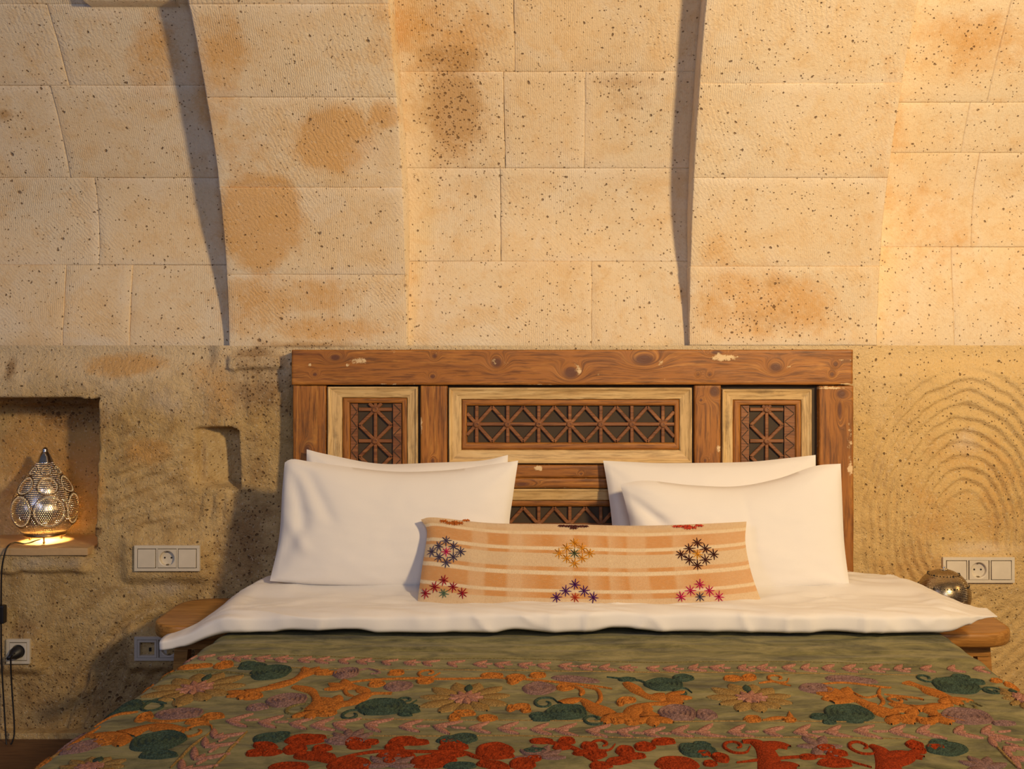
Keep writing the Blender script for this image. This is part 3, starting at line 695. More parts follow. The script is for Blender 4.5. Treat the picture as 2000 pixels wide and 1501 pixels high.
for x, y in ((1880, 710), (1960, 765), (2010, 820)): sprig(zp('R', x, y), -1.0, 1.0)
mmx = 1.02/2857.0
def disc(c, x, y, rx, ry, col, rot=0, rings=4, point=0, name='embroidered_disc'):
    p = zp(c, x, y); d = p[1]+D; m = Mo(); m.disc(p, rx/2.857*d/F, ry/2.857*d*d/((CZ-ZBED)*F), rot, rings=rings, point=point); return m.build(name, W[col], lift=.0006*R.random())
def lobe(c, x, y, rx, ry, col, rot=0): return disc(c, x, y, rx, ry, col, rot, 2, .25, 'embroidered_leaf')
def stroke(c, pts, w, col, name='embroidered_vine', taper=True, lift=0.0):
    m = Mo(); m.stroke([zp(c, *p) for p in pts], w, taper=taper); return m.build(name, W[col], lift=lift)
def curl(c, x, y, r, col, sgn=1, rot=0):
    m = Mo(); m.curl(zp(c, x, y), r, 1.2, .0065, sgn, rot); m.build('embroidered_curl', W[col])
def branch(c, strokes, w, col):
    m = Mo()
    for q in strokes:
        pts = [zp(c, *p) for p in q]; m.stroke(pts, lambda f: w*(.5+.28*math.sin(f*9+q[0][0])+.6*f), .0036)
        e = pts[-1]; t = np.array(pts[-1])-np.array(pts[-2]); t = t/(np.hypot(*t) or 1)
        for a in (-.8, 0, .8):
            d_ = np.array((t[0]*math.cos(a)-t[1]*math.sin(a), t[0]*math.sin(a)+t[1]*math.cos(a))); m.leaf(e, (e[0]+d_[0]*w*1.5, e[1]+d_[1]*w*1.5), w*.8)
    m.build('embroidered_branch', W[col], lift=.0004)
def flower(c, x, y, rx, ry):
    p = zp(c, x, y); d = p[1]+D; ax, ay = rx/2.857*d/F, ry/2.857*d*d/((CZ-ZBED)*F); m = Mo(); n = 11
    for k in range(n):
        a = 2*PI*k/n+.2; r0 = .28; r1 = R.uniform(.82, 1.05)
        m.leaf((p[0]+r0*ax*math.cos(a), p[1]+r0*ay*math.sin(a)), (p[0]+r1*ax*math.cos(a), p[1]+r1*ay*math.sin(a)), min(ax, ay)*.42)
    o = m.build('embroidered_flower', W['tan'])
    m2 = Mo()
    for k in range(9):
        a = 2*PI*k/9; m2.leaf(p, (p[0]+.38*ax*math.cos(a), p[1]+.38*ay*math.sin(a)), .016, .005)
    m2.build('flower_centre', W['pink'], o, .001)
    mm = Mo(); mm.leaf((p[0], p[1]+ay*.35), (p[0], p[1]+ay*.75), .018, .0045); mm.build('flower_bud', W['teal'], o, .0012)
# right part
for a in ((1020, 555, 135, 48), (1620, 395, 125, 45)): disc('R', *a, 'teal')
for a in ((70, 550, 105, 46), (1680, 570, 140, 45)): disc('R', *a, 'mauve')
for a in ((850, 570, 45, 14, .3), (910, 600, 36, 13, -.6), (1640, 348, 50, 14, 0), (1720, 375, 50, 12, -.4), (1940, 395, 0, 0, 0))[:4]: lobe('R', *a[:4], 'teal', a[4])
lobe('R', 225, 560, 55, 28, 'mauve'); lobe('R', 830, 410, 90, 26, 'mauve', -.5); lobe('R', 1020, 360, 130, 16, 'mauve', -.3); lobe('R', 1880, 610, 60, 12, 'mauve')
for a in ((1830, 425, .022, 1), (1450, 350, .022, -1)): curl('R', a[0], a[1], a[2], 'teal', a[3])
stroke('R', [(1740, 410), (1790, 415), (1850, 440)], .006, 'teal')
flower('R', 480, 465, 235, 85); flower('R', 1990, 470, 120, 70)
branch('R', [[(930, 490), (1060, 475), (1160, 520), (1270, 565)], [(1180, 520), (1120, 500), (1000, 450)]], .036, 'orange')
branch('R', [[(1340, 375), (1450, 410), (1570, 465)], [(1600, 505), (1500, 515), (1390, 525)], [(1450, 520), (1520, 570)]], .032, 'orange')
for a in ((1350, 585, 38, 22), (1450, 600, 42, 20), (370, 355, 50, 14), (460, 350, 38, 18), (480, 585, 45, 18), (690, 590, 34, 12), (1930, 385, 45, 12), (1840, 370, 30, 10), (920, 470, 50, 14)): lobe('R', *a, 'orange', R.uniform(-.5, .5))
stroke('R', [(1200, 400), (1190, 440), (1215, 490), (1180, 520)], .008, 'orange'); stroke('R', [(1050, 430), (1120, 460), (1195, 440)], .007, 'orange'); curl('R', 1290, 480, .02, 'orange')
stroke('R', [(860, 385), (1000, 375), (1200, 400), (1260, 405)], .007, 'orange'); stroke('R', [(520, 380), (600, 370), (700, 395)], .008, 'orange'); curl('R', 620, 350, .025, 'orange', -1)
stroke('R', [(540, 590), (620, 575), (690, 575), (690, 540)], .013, 'orange'); stroke('R', [(1220, 440), (1400, 465), (1440, 480)], .008, 'orange'); curl('R', 1700, 510, .022, 'olive')
lobe('R', 180, 765, 90, 32, 'teal'); lobe('R', 130, 745, 50, 20, 'teal', .6); lobe('R', 1560, 750, 110, 36, 'teal', .3); lobe('R', 1520, 715, 50, 14, 'teal'); lobe('R', 200, 730, 50, 14, 'teal', -.4)
for k in range(6):
    m = Mo(); p_ = zp('R', 860, 735); a = k*PI/3; m.leaf(p_, (p_[0]+.038*math.cos(a), p_[1]+.055*math.sin(a)), .02); m.build('embroidered_petal', W['mauve'])
for k in range(5):
    m = Mo(); p_ = zp('R', 1790, 850); a = .3+k*PI/4; m.leaf(p_, (p_[0]+.04*math.cos(a), p_[1]+.05*math.sin(a)), .02); m.build('embroidered_petal', W['mauve'])
def trumpet(c, cx, pts, arms):
    m = Mo(); q = [zp(c, *p) for p in pts]; m.stroke(q, lambda f: .012+.042*f, .004)
    for a in arms:
        m.stroke([zp(c, *p) for p in a], lambda f: .045-.03*f, .0042)
    m.build('embroidered_trumpet', W['red'], lift=.0006)
trumpet('R', 0, [(430, 712), (500, 715), (560, 760), (590, 857), (610, 950)], [[(540, 740), (620, 730), (690, 745)], [(600, 850), (680, 840), (740, 850)]]); curl('R', 390, 735, .026, 'red', -1)
trumpet('R', 0, [(1150, 730), (1200, 760), (1240, 830), (1260, 950)], [[(1230, 800), (1330, 780), (1440, 800)], [(1230, 830), (1330, 810), (1400, 760)]]); curl('R', 1090, 735, .028, 'red', -1)
stroke('R', [(400, 820), (600, 800), (900, 790), (1150, 850)], .009, 'red')
for a in ((890, 750, 50, 16, .4), (950, 775, 55, 15, 0), (790, 795, 45, 11, 0), (930, 830, 85, 18, -.2), (310, 800, 40, 22, .5), (250, 830, 36, 14, 0), (215, 780, 36, 12, -.5), (60, 835, 110, 38, 0), (1385, 728, 45, 22, 0), (1420, 760, 28, 16, 0), (1500, 742, 45, 11, 0), (0, 712, 50, 12, 0)): lobe('R', *a[:4], 'red', a[4])
# centre part
for a in ((270, 515, 140, 45), (1300, 540, 120, 42), (1850, 390, 110, 34)): disc('C', *a, 'teal')
for a in ((75, 328, 72, 30), ): disc('C', *a, 'mauve')
lobe('C', 1140, 410, 88, 34, 'mauve'); lobe('C', 360, 400, 75, 22, 'mauve', .3); lobe('C', 1340, 360, 130, 14, 'mauve', -.3)
for a in ((420, 535, 55, 18, 0), (400, 555, 40, 10, -.4), (430, 515, 40, 10, .4), (1140, 560, 50, 12, 0), (1160, 580, 60, 12, 0), (1950, 352, 55, 18, 0), (1640, 360, 46, 9, 0)): lobe('C', *a[:4], 'teal', a[4])
for a in ((405, 477, .022, -1), (105, 560, .024, 1), (1180, 488, .026, 1), (1455, 580, .024, -1), (1950, 432, .02, 1)): curl('C', *a[:3], 'teal', a[3])
stroke('C', [(1530, 345), (1640, 355), (1720, 365), (1760, 390)], .007, 'teal'); stroke('C', [(140, 315), (200, 300), (260, 325), (210, 335)], .007, 'mauve')
flower('C', 740, 465, 250, 95)
branch('C', [[(330, 435), (200, 440), (110, 490), (40, 500)], [(200, 440), (150, 410), (80, 400)]], .03, 'orange')
branch('C', [[(1270, 490), (1380, 470), (1450, 510), (1550, 555)]], .036, 'orange')
branch('C', [[(1640, 380), (1750, 450), (1860, 455)], [(1930, 490), (1740, 500), (1660, 560)], [(1740, 500), (1775, 570)]], .034, 'orange')
for a in ((350, 328, 42, 15, -.6), (510, 372, 44, 15, .5), (240, 390, 45, 14, .3), (880, 340, 60, 12, 0), (1015, 355, 55, 16, .6), (1000, 370, 30, 16, 0), (1140, 340, 46, 14, .6), (1290, 405, 48, 18, 0), (670, 575, 30, 18, 0), (720, 550, 60, 14, 0), (850, 577, 52, 17, 0), (1040, 510, 50, 12, .3), (985, 520, 22, 18, 0),
          (1070, 530, 28, 14, 0), (1580, 592, 30, 18, 0), (1670, 600, 42, 15, 0), (1640, 475, 50, 14, .3), (1605, 490, 20, 16, 0)): lobe('C', *a[:4], 'orange', a[4])
curl('C', 530, 325, .026, 'orange', -1); stroke('C', [(0, 395), (200, 365), (450, 355), (620, 358), (900, 352)], .008, 'orange'); stroke('C', [(60, 400), (80, 440), (120, 455)], .009, 'orange')
stroke('C', [(900, 352), (1100, 362), (1250, 375), (1440, 395), (1560, 415)], .008, 'orange'); stroke('C', [(1330, 390), (1390, 420), (1380, 450)], .012, 'orange'); stroke('C', [(1400, 405), (1480, 420), (1495, 470), (1450, 510)], .009, 'orange')
for q in ((690, 700), (720, 690), (640, 705)): lobe('C', q[0], q[1], 70, 22, 'teal', R.uniform(-.5, .5))
lobe('C', 690, 845, 80, 14, 'teal'); lobe('C', 1110, 765, 60, 14, 'teal'); lobe('C', 1980, 760, 40, 28, 'teal')
for cx_, cy_ in ((90, 700), (310, 840), (1150, 800)):
    for k in range(6):
        m = Mo(); p_ = zp('C', cx_, cy_); a = k*PI/5; m.leaf(p_, (p_[0]+.042*math.cos(a), p_[1]+.06*math.sin(a)), .019); m.build('embroidered_petal', W['mauve'])
stroke('C', [(-20, 815), (150, 780), (300, 762), (500, 765), (700, 765), (800, 800), (950, 850)], .011, 'red')
stroke('C', [(1090, 705), (1250, 722), (1350, 750), (1420, 790), (1520, 850)], .013, 'red')
for a in ((120, 705, 45, 12, -.3), (210, 715, 38, 12, .3), (140, 740, 60, 14, 0), (385, 710, 75, 24, 0), (460, 718, 60, 12, 0), (345, 745, 36, 22, 1.2), (340, 790, 95, 17, 0), (660, 720, 36, 26, 1.3), (620, 745, 40, 12, -.3), (700, 745, 40, 12, .3), (620, 785, 90, 20, .2), (540, 820, 110, 34, .2), (880, 760, 95, 40, 0), (900, 790, 80, 20, 0),
          (80, 838, 110, 38, 0), (1040, 835, 70, 26, -.5), (1110, 810, 40, 14, .5), (1150, 710, 60, 12, 0), (1295, 710, 46, 18, 0), (1270, 742, 50, 14, 0), (1430, 740, 44, 22, .5), (1390, 778, 55, 12, 0), (1470, 785, 50, 22, 0), (1630, 765, 50, 28, 0), (1670, 795, 70, 14, 0), (1590, 820, 70, 16, .2), (1490, 845, 60, 16, 0), (1740, 740, 55, 24, 0),
          (1840, 712, 65, 14, .3), (1910, 830, 110, 32, 0), (870, 840, 90, 16, -.4), (320, 820, 40, 14, 1.3)): lobe('C', *a[:4], 'red', a[4])
curl('C', 1500, 725, .024, 'red', -1)
# left part
disc('L', 1510, 325, 112, 40, 'teal'); lobe('L', 1400, 290, 75, 18, 'teal'); lobe('L', 1380, 275, 40, 12, 'teal', .4); disc('L', 880, 705, 145, 55, 'teal'); lobe('L', 870, 778, 95, 20, 'teal'); disc('L', 670, 510, 130, 36, 'teal', .0, 3)
curl('L', 870, 505, .035, 'teal'); stroke('L', [(740, 490), (850, 480), (930, 490)], .008, 'teal'); lobe('L', 1500, 690, 90, 26, 'teal'); lobe('L', 1560, 675, 50, 16, 'teal', .6)
disc('L', 1600, 475, 112, 36, 'mauve'); lobe('L', 1430, 515, 55, 18, 'mauve'); disc('L', 1000, 552, 130, 30, 'mauve', .1, 3); lobe('L', 450, 740, 115, 26, 'mauve', .9); lobe('L', 360, 690, 110, 14, 'mauve', 1.0); lobe('L', 1900, 705, 80, 20, 'mauve')
flower('L', 1090, 410, 260, 95); flower('L', 500, 850, 200, 70)
branch('L', [[(1500, 395), (1620, 375), (1720, 325)], [(1620, 385), (1480, 410), (1380, 430)]], .028, 'orange')
branch('L', [[(1640, 400), (1740, 425), (1770, 490), (1745, 540)], [(1990, 480), (1900, 500), (1870, 490)]], .03, 'orange')
branch('L', [[(1060, 640), (950, 635), (830, 625), (700, 665)]], .042, 'orange')
for a in ((905, 300, 50, 14, .2), (1050, 292, 60, 14, .2), (1130, 285, 46, 10, .2), (1240, 285, 50, 18, .2), (1260, 268, 36, 8, 0), (790, 365, 50, 14, .6), (1405, 450, 50, 20, 0), (1820, 548, 50, 20, 0), (800, 572, 40, 26, 0), (1180, 570, 60, 18, 0), (1090, 600, 60, 12, 0), (590, 705, 50, 26, -.6), (560, 690, 30, 16, 0), (230, 795, 40, 26, 0), (1810, 330, 60, 10, 0)): lobe('L', *a[:4], 'orange', a[4])
curl('L', 1660, 530, .03, 'olive'); curl('L', 1085, 650, .03, 'orange')
stroke('L', [(520, 585), (640, 555), (770, 540)], .011, 'orange'); stroke('L', [(180, 815), (400, 712), (560, 620)], .012, 'orange'); stroke('L', [(820, 335), (900, 320), (1000, 318), (1250, 320), (1420, 345)], .008, 'olive')
stroke('L', [(790, 580), (900, 595), (1050, 590)], .01, 'orange'); stroke('L', [(160, 835), (300, 770), (420, 740)], .01, 'tan')
for a in ((1480, 735, 40, 28, 1.2), (1420, 770, 50, 14, 0), (1510, 770, 50, 12, .3), (1690, 700, 100, 28, 0), (1760, 695, 50, 18, .4), (1640, 750, 60, 26, 0), (1740, 790, 110, 20, -.2), (1790, 750, 50, 18, 0), (1600, 845, 100, 22, 0), (1960, 710, 36, 22, 0)): lobe('L', *a[:4], 'red', a[4])
stroke('L', [(1700, 790), (1850, 820), (2000, 835)], .011, 'red')
# fine border lines
for ya, yb, c_ in ((1276, 1300, 'olive'), (1402, 1412, 'tan'), (1434, 1444, 'tan'), (1302, 1318, 'tan')):
    m = Mo(); m.stroke([px2bed(x, ya+(yb-ya)*(x-380)/1500+1.0*math.sin(x/90)) for x in range(430 if ya < 1350 else 560, 1860, 60)], .0042, .0016, n=3); m.build('border_line', W[c_])
for q in ([(1380, 650), (1290, 740), (1190, 850)], [(1180, 650), (1060, 740), (950, 850)]): stroke('L', q, .005, 'tan')
stroke('R', [(1830, 720), (1900, 790), (1960, 850)], .005, 'tan')

# ------------------------------------------------------------------ duvet
def duvet():
    us = np.concatenate([np.linspace(0, .12, 26), np.linspace(.125, .88, 190), np.linspace(.885, 1, 28)])
    na = 170; X = np.zeros((len(us), na)); Y = X.copy(); Z = X.copy()
    xl, xr = -.922, 1.072
    for i, u in enumerate(us):
        x = xl+(xr-xl)*u
        eL = float(smooth(0, .085, u)); eR = float(smooth(1, .915, u))
        yf = -.597+.006*math.sin(x*7)+.006*float(fbm(x*6, 0.3, 3, 50)); yb = -.13
        zt = .511+.004*math.sin(x*3+1); zb = ZBED+.001
        # left corner droops over the table, right corner sticks out level
        yb = yb+(1-eL)*(-.50+.13)+(1-eR)*(-.44+.13); yf = yf+(1-eL)*(.012)+(1-eR)*(.085)
        zt = zt+(1-eL)*(-.082)+(1-eR)*(-.036); zb = zb+(1-eL)*(-.046)+(1-eR)*(.026)
        # edge past the mattress
        cy_, cz_ = (yf+yb)/2, (zt+zb)/2; ry, rz = (yb-yf)/2, (zt-zb)/2
        for k in range(na):
            a = 2*PI*k/na; ca, sa = math.cos(a), math.sin(a)
            e = .42 if ca < 0 else .5
            yv = cy_+ry*math.copysign(abs(ca)**.75, ca); zv = cz_+rz*math.copysign(abs(sa)**e, sa)
            X[i, k] = x; Y[i, k] = yv; Z[i, k] = zv
    top = np.clip((Z-ZBED)/.07, 0, 1)
    fr = smooth(-.44, -.54, Y)
    Z = Z+top*(.0042*fbm(X*5, Y*9, 3, 60)+.0022*fbm(X*14, Y*20, 3, 61))
    Z = Z-top*.013*smooth(-.545, -.50, Y)*smooth(-.34, -.40, Y)*smooth(-.80, -.74, X)*smooth(.95, .90, X)
    # soft seam where the hem is turned, and gathers at the lower lip
    Z = Z-.004*np.exp(-((Y+.535+.01*fbm(X*3, X*0, 2, 70))/.006)**2)*top-.010*np.abs(fbm(X*3.2, Y*22+X*4, 3, 71))*top+.006*np.exp(-np.abs(fbm(X*2.1+4, Y*12-X*5, 2, 73))/.09)*top*smooth(-.56, -.50, Y)
    g = fbm(X*9, Y*3, 3, 64); Y = Y-fr*.011*g*(.4+top); Z = Z-fr*.0
    pk = np.maximum(0, fbm(X*6.5, X*0, 2, 66)-.12)
    Z = Z+(1-top)*fr*np.minimum(.010, .035*pk)
    Y = Y-fr*.006*np.exp(-np.abs(fbm(X*11, Z*9+X*3, 2, 75))/.12)
    # slight hollows at the right corner
    Z = Z+.006*fbm(X*16, Y*16, 3, 68)*smooth(.84, .93, X)+.006*fbm(X*16, Y*16, 3, 69)*smooth(-.80, -.88, X)
    me = grid_mesh('duvet', X, Y, Z, wrap_u=True, flip=True)
    bm = bmesh.new(); bm.from_mesh(me); bm.verts.ensure_lookup_table(); n = len(us)
    bm.faces.new([bm.verts[k] for k in range(na)]); bm.faces.new([bm.verts[(n-1)*na+k] for k in range(na-1, -1, -1)])
    bmesh.ops.recalc_face_normals(bm, faces=bm.faces[:])
    for f in bm.faces: f.smooth = True
    bm.to_mesh(me); bm.free()
    return link('duvet', me, None, M_white)
dv = duvet(); tag(dv, 'white cotton duvet folded back across the bed in front of pillows', 'duvet')

# ------------------------------------------------------------------ pillows
def edge(pts, n):
    sp = np.array(crspline(pts, 12)); d = np.concatenate([[0], np.cumsum(np.hypot(*np.diff(sp[:, :2], axis=0).T))]); t = np.linspace(0, d[-1], n)
    return np.stack([np.interp(t, d, sp[:, 0]), np.interp(t, d, sp[:, 1])], -1)
def pillow(name, top, right, bottom, left, Y0, lean, thick, seed, mat, n=64, m=48, wr=.004, ex=.5, crease=None, uv=False, py_bot=None):
    """edges as pixel outlines at depth Y0 (bottom), leaning back by 'lean' metres at the top"""
    T = edge(top, n); B = edge(bottom, n); L_ = edge(left, m); Rr = edge(right, m)      # T,B left->right ; L,R top->bottom
    u = np.linspace(0, 1, n)[None, :, None]; v = np.linspace(0, 1, m)[:, None, None]
    C = (1-v)*T[None]+v*B[None]+(1-u)*L_[:, None]+u*Rr[:, None]-((1-u)*(1-v)*T[0]+u*(1-v)*T[-1]+(1-u)*v*B[0]+u*v*B[-1])
    px, py = C[..., 0], C[..., 1]; U = np.repeat(u[..., 0], m, 0)*2-1; Vv = np.repeat(v[..., 0], n, 1)*2-1
    mid = Y0+lean*(1-(Vv+1)/2)
    X = (px-CX)*(mid+D)/F; Z = CZ-(py-CY)*(mid+D)/F
    th = thick*np.clip(1-np.abs(U)**2.6, 0, 1)**ex*np.clip(1-np.abs(Vv)**2.4, 0, 1)**ex
    w1 = wr*fbm(U*2.2+seed, Vv*2.6, 3, seed)+wr*.35*fbm(U*7+seed, Vv*7, 3, seed+4)
    # radiating tucks near corners
    ang = np.arctan2(1-np.abs(Vv), 1-np.abs(U)+1e-6); rad = np.hypot(1-np.abs(U), 1-np.abs(Vv))
    w1 = w1+wr*.9*np.sin(ang*9+seed)*np.exp(-(rad/.35)**2)*smooth(0, .1, rad)
    if crease is not None: w1 = w1+crease(px, py)
    damp = np.clip(th/thick*1.5, 0, 1)
    Yf = mid-th-w1*damp; Yb = mid+th*.75
    uvf = np.stack([(U+1)/2, 1-(Vv+1)/2], -1)
    Xa = np.concatenate([X, X[::-1][1:]], 0); Ya = np.concatenate([Yf, Yb[::-1][1:]], 0); Za = np.concatenate([Z, Z[::-1][1:]], 0)
    uva = np.concatenate([uvf, uvf[::-1][1:]], 0)
    me = grid_mesh(name, Xa, Ya, Za, uv=uva)
    bm = bmesh.new(); bm.from_mesh(me); bmesh.ops.remove_doubles(bm, verts=bm.verts[:], dist=.0006); bmesh.ops.recalc_face_normals(bm, faces=bm.faces[:])
    for e in bm.edges:
        if len(e.link_faces) == 2 and e.calc_face_angle(0) > .8: e.smooth = False
    for f in bm.faces: f.smooth = True
    bm.to_mesh(me); bm.free()
    o = link(name, me, None, mat)
    return o, (X, Yf, Z)
GP = 'white pillows against the headboard'
o, _ = pillow('pillow', [(599, 877), (640, 887), (740, 905), (850, 903), (940, 899), (992, 888)], [(992, 888), (990, 960), (985, 1040), (990, 1108)], [(590, 1112), (700, 1116), (850, 1116), (990, 1108)], [(599, 877), (598, 940), (594, 1030), (590, 1112)], -.185, .07, .048, 3, M_white)
tag(o, 'rear left white pillow, pointed corners showing above the front left pillow', 'pillow', GP)
def crL(px, py):     # diagonal pulls at the left corner of the front left pillow
    a = 0
    for (x0, y0, x1, y1, wd, amp) in ((575, 925, 600, 1010, 13, -.010), (600, 915, 650, 1000, 13, -.007), (558, 1000, 600, 1060, 14, .007), (545, 1100, 590, 1030, 12, -.007)):
        dx, dy = x1-x0, y1-y0; L = math.hypot(dx, dy); t = ((px-x0)*dx+(py-y0)*dy)/L/L; dist = ((px-x0)*dy-(py-y0)*dx)/L
        a = a+amp*np.exp(-(dist/wd)**2)*smooth(-.3, .2, t)*smooth(1.4, .8, t)
    return a
o, _ = pillow('pillow', [(556, 903), (572, 896), (620, 903), (760, 920), (870, 918), (950, 908), (1012, 899)], [(1012, 899), (1003, 960), (994, 1040), (1000, 1146)], [(527, 1134), (640, 1143), (850, 1146), (1000, 1146)], [(556, 903), (551, 960), (545, 1050), (527, 1134)], -.325, .075, .062, 5, M_white, crease=crL)
tag(o, 'front left white pillow, largest, with soft folds on its left side', 'pillow', GP)
o, _ = pillow('pillow', [(1178, 899), (1240, 902), (1300, 904), (1450, 902), (1530, 895), (1593, 888)], [(1593, 888), (1594, 960), (1600, 1040), (1605, 1110)], [(1200, 1110), (1330, 1117), (1450, 1117), (1605, 1110)], [(1178, 899), (1188, 960), (1196, 1030), (1200, 1110)], -.185, .07, .048, 7, M_white)
tag(o, 'rear right white pillow, straight top edge against the headboard panels', 'pillow', GP)
def crR(px, py):
    a = 0
    for (x0, y0, x1, y1, wd, amp) in ((1225, 965, 1290, 1015, 9, -.012), (1235, 1000, 1262, 1030, 9, .006), (1448, 960, 1470, 1080, 5, -.002)):
        dx, dy = x1-x0, y1-y0; L = math.hypot(dx, dy); t = ((px-x0)*dx+(py-y0)*dy)/L/L; dist = ((px-x0)*dy-(py-y0)*dx)/L
        a = a+amp*np.exp(-(dist/wd)**2)*smooth(-.3, .2, t)*smooth(1.4, .8, t)
    return a
o, _ = pillow('pillow', [(1211, 945), (1262, 938), (1350, 947), (1440, 949), (1520, 934), (1590, 910), (1642, 905)], [(1642, 905), (1645, 975), (1649, 1060), (1659, 1143)], [(1238, 1146), (1350, 1150), (1500, 1150), (1659, 1143)], [(1211, 945), (1222, 985), (1233, 1040), (1238, 1146)], -.325, .075, .062, 9, M_white, crease=crR)
tag(o, 'front right white pillow, raised right corner, behind the striped cushion', 'pillow', GP)

# ------------------------------------------------------------------ cushion
def cushion_material():
    t = NT('plaid_wool'); s = t.sepxyz(t.uv()); p = t.pos()
    wob = t.math('MULTIPLY', t.math('SUBTRACT', t.noise(p, 9, 2), .5), .012); v = t.math('ADD', s[1], wob); u = t.math('ADD', s[0], wob)
    tan = (.68, .43, .20); pale = (.72, .52, .31); org = (.64, .25, .04); wht = (.86, .70, .47)
    yb = ((1192, pale), (1155, pale), (1153, org), (1143, org), (1141, wht), (1136, wht), (1134, org), (1107, org), (1105, wht), (1099, wht), (1097, org), (1091, org), (1089, pale), (1065, pale), (1064, org), (1059, org), (1058, wht), (1053, wht), (1051, org), (1031, org), (1029, wht), (1025, wht), (1023, tan), (1012, pale))
    k = [(1-(y-1012)/180, c) for y, c in yb]
    bands = t.ramp(v, k)
    ws = (0, .14, .15, .19, .20, .255, .265, .30, .31, .37, .39, .455, .465, .50, .51, .56, .57, .62, .63, .68, .69, .76, .77, .83, .84, .92)
    vals = (.25, .25, .75, .75, .15, .15, .8, .8, .55, .1, .1, .85, .1, .3, .75, .05, .8, .15, .7, .7, .2, .2, .75, .35, .35, .6)
    warp = t.ramp(u, list(zip(ws, vals))) if False else None
    r1 = t.ramp(u, list(zip(ws[:26], vals[:26])))
    c = t.mix(t.math('MULTIPLY', r1, .7), bands, (.80, .60, .37))
    wx = t.sepxyz(t.scale(t.uv(), (330, 110, 1))); weave = t.math('MULTIPLY', t.math('SINE', t.math('MULTIPLY', wx[0], 6.283)), t.math('SINE', t.math('MULTIPLY', wx[1], 6.283)))
    c = t.mix(t.mapr(weave, .1, .9, 0, .3), c, (.85, .70, .50)); nf = t.noise(p, 400, 3); c = t.mix(t.mapr(t.noise(t.scale(t.uv(), (260, 30, 1)), 1, 3), .45, .7, 0, .22), c, (.50, .27, .10)); c = t.mix(t.mapr(t.noise(t.scale(t.uv(), (60, 160, 1)), 1, 2), .5, .7, 0, .2), c, (.84, .70, .48))
    c = t.mix(t.mapr(nf, .55, .75, 0, .4), c, (.52, .30, .14))
    return t.fin(c, .9, t.bump(t.math('ADD', weave, nf), .6, .0009), 0, .1, .2)
M_cush = cushion_material()
NU, NV = 120, 60
cu, (CXg, CYg, CZg) = pillow('lumbar_cushion', [(822, 1014), (850, 1010), (960, 1021), (1100, 1023), (1250, 1026), (1380, 1022), (1458, 1018)], [(1458, 1018), (1456, 1060), (1468, 1120), (1492, 1187)], [(814, 1186), (1000, 1194), (1250, 1197), (1492, 1187)], [(822, 1014), (834, 1040), (824, 1110), (814, 1186)], -.47, .10, .055, 13, M_cush, NU, NV, .0035, .55)
tag(cu, 'long orange and cream plaid lumbar cushion with colourful star embroidery', 'cushion')
def cpt(px, py):
    """point on the front of the cushion under a photo pixel, found on its own grid"""
    gpx = CX+CXg*F/(CYg+D); gpy = CY-(CZg-CZ)*F/(CYg+D); d = (gpx-px)**2+(gpy-py)**2; j, i = np.unravel_index(np.argmin(d), d.shape)
    i0, i1 = max(i-1, 0), min(i+1, NU-1); j0, j1 = max(j-1, 0), min(j+1, NV-1)
    du = np.array([CXg[j, i1]-CXg[j, i0], CYg[j, i1]-CYg[j, i0], CZg[j, i1]-CZg[j, i0]]); dv_ = np.array([CXg[j1, i]-CXg[j0, i], CYg[j1, i]-CYg[j0, i], CZg[j1, i]-CZg[j0, i]])
    n = np.cross(du, dv_); n /= np.linalg.norm(n) or 1
    if n[1] > 0: n = -n
    Y = CYg[j, i]; a = np.array([(px-CX)*(Y+D)/F, Y, CZ-(py-CY)*(Y+D)/F])
    b = np.array([CXg[j, i], CYg[j, i], CZg[j, i]]); a = a-n*np.dot(a-b, n)
    return a, n
TH = {k: wool('thread_'+k, c) for k, c in dict(indigo=(.10, .08, .16), magenta=(.72, .03, .17), yellow=(.85, .40, .03), green=(.10, .14, .06), brown=(.10, .03, .025), crimson=(.40, .015, .04), purple=(.13, .03, .22), rust=(.55, .16, .03), red=(.65, .08, .04), sea=(.14, .24, .16)).items()}
def star(px, py, r, col, squash=1.0):
    c, n = cpt(px, py); V = []; Fc = []
    ux = np.cross(n, (0, 0, 1.0)); ux /= np.linalg.norm(ux); uz = np.cross(n, ux); uz /= np.linalg.norm(uz)
    rr = r*(c[1]+D)/F; a0 = R.uniform(-.2, .2)
    for k in range(8):
        a = a0+k*PI/4; L = rr*R.uniform(.85, 1.1); d = ux*math.cos(a)+uz*math.sin(a)*squash; q = np.cross(n, d); q /= np.linalg.norm(q); w_ = rr*.13
        b = len(V)
        for f, ww, h in ((0, .6, .0022), (.5, 1, .0030), (1, .5, .0008)):
            for sd, hh in ((-1, 0), (0, 1), (1, 0)): V.append(c+d*L*f+q*w_*ww*sd*.8+n*(h*hh-.0002+.0012))
        for i in range(2):
            for j in range(2): Fc.append((b+3*i+j, b+3*i+j+1, b+3*i+j+4, b+3*i+j+3))
    link('embroidered_star', mesh('embroidered_star', V, Fc), cu, TH[col])
def diamond(cx, cy, dx, dy, col, cc, half=False, r=11):
    pts = [(0, -2), (-1, -1), (1, -1), (-2, 0), (2, 0), (-1, 1), (1, 1), (0, 2)]
    for (i, j) in pts:
        if half and j > 0: continue
        star(cx+i*dx/2, cy+j*dy/2, r, col)
    star(cx, cy, r*.95, cc)
diamond(872, 1077, 28, 21, 'indigo', 'magenta', r=11)
diamond(1122, 1080, 30, 20, 'yellow', 'green', r=11); diamond(1362, 1082, 32, 22, 'brown', 'yellow', r=12)
diamond(867, 1158, 36, 25, 'crimson', 'sea', True, 11); diamond(1123, 1166, 36, 25, 'purple', 'red', True, 11); diamond(1367, 1165, 37, 24, 'magenta', 'indigo', True, 11)
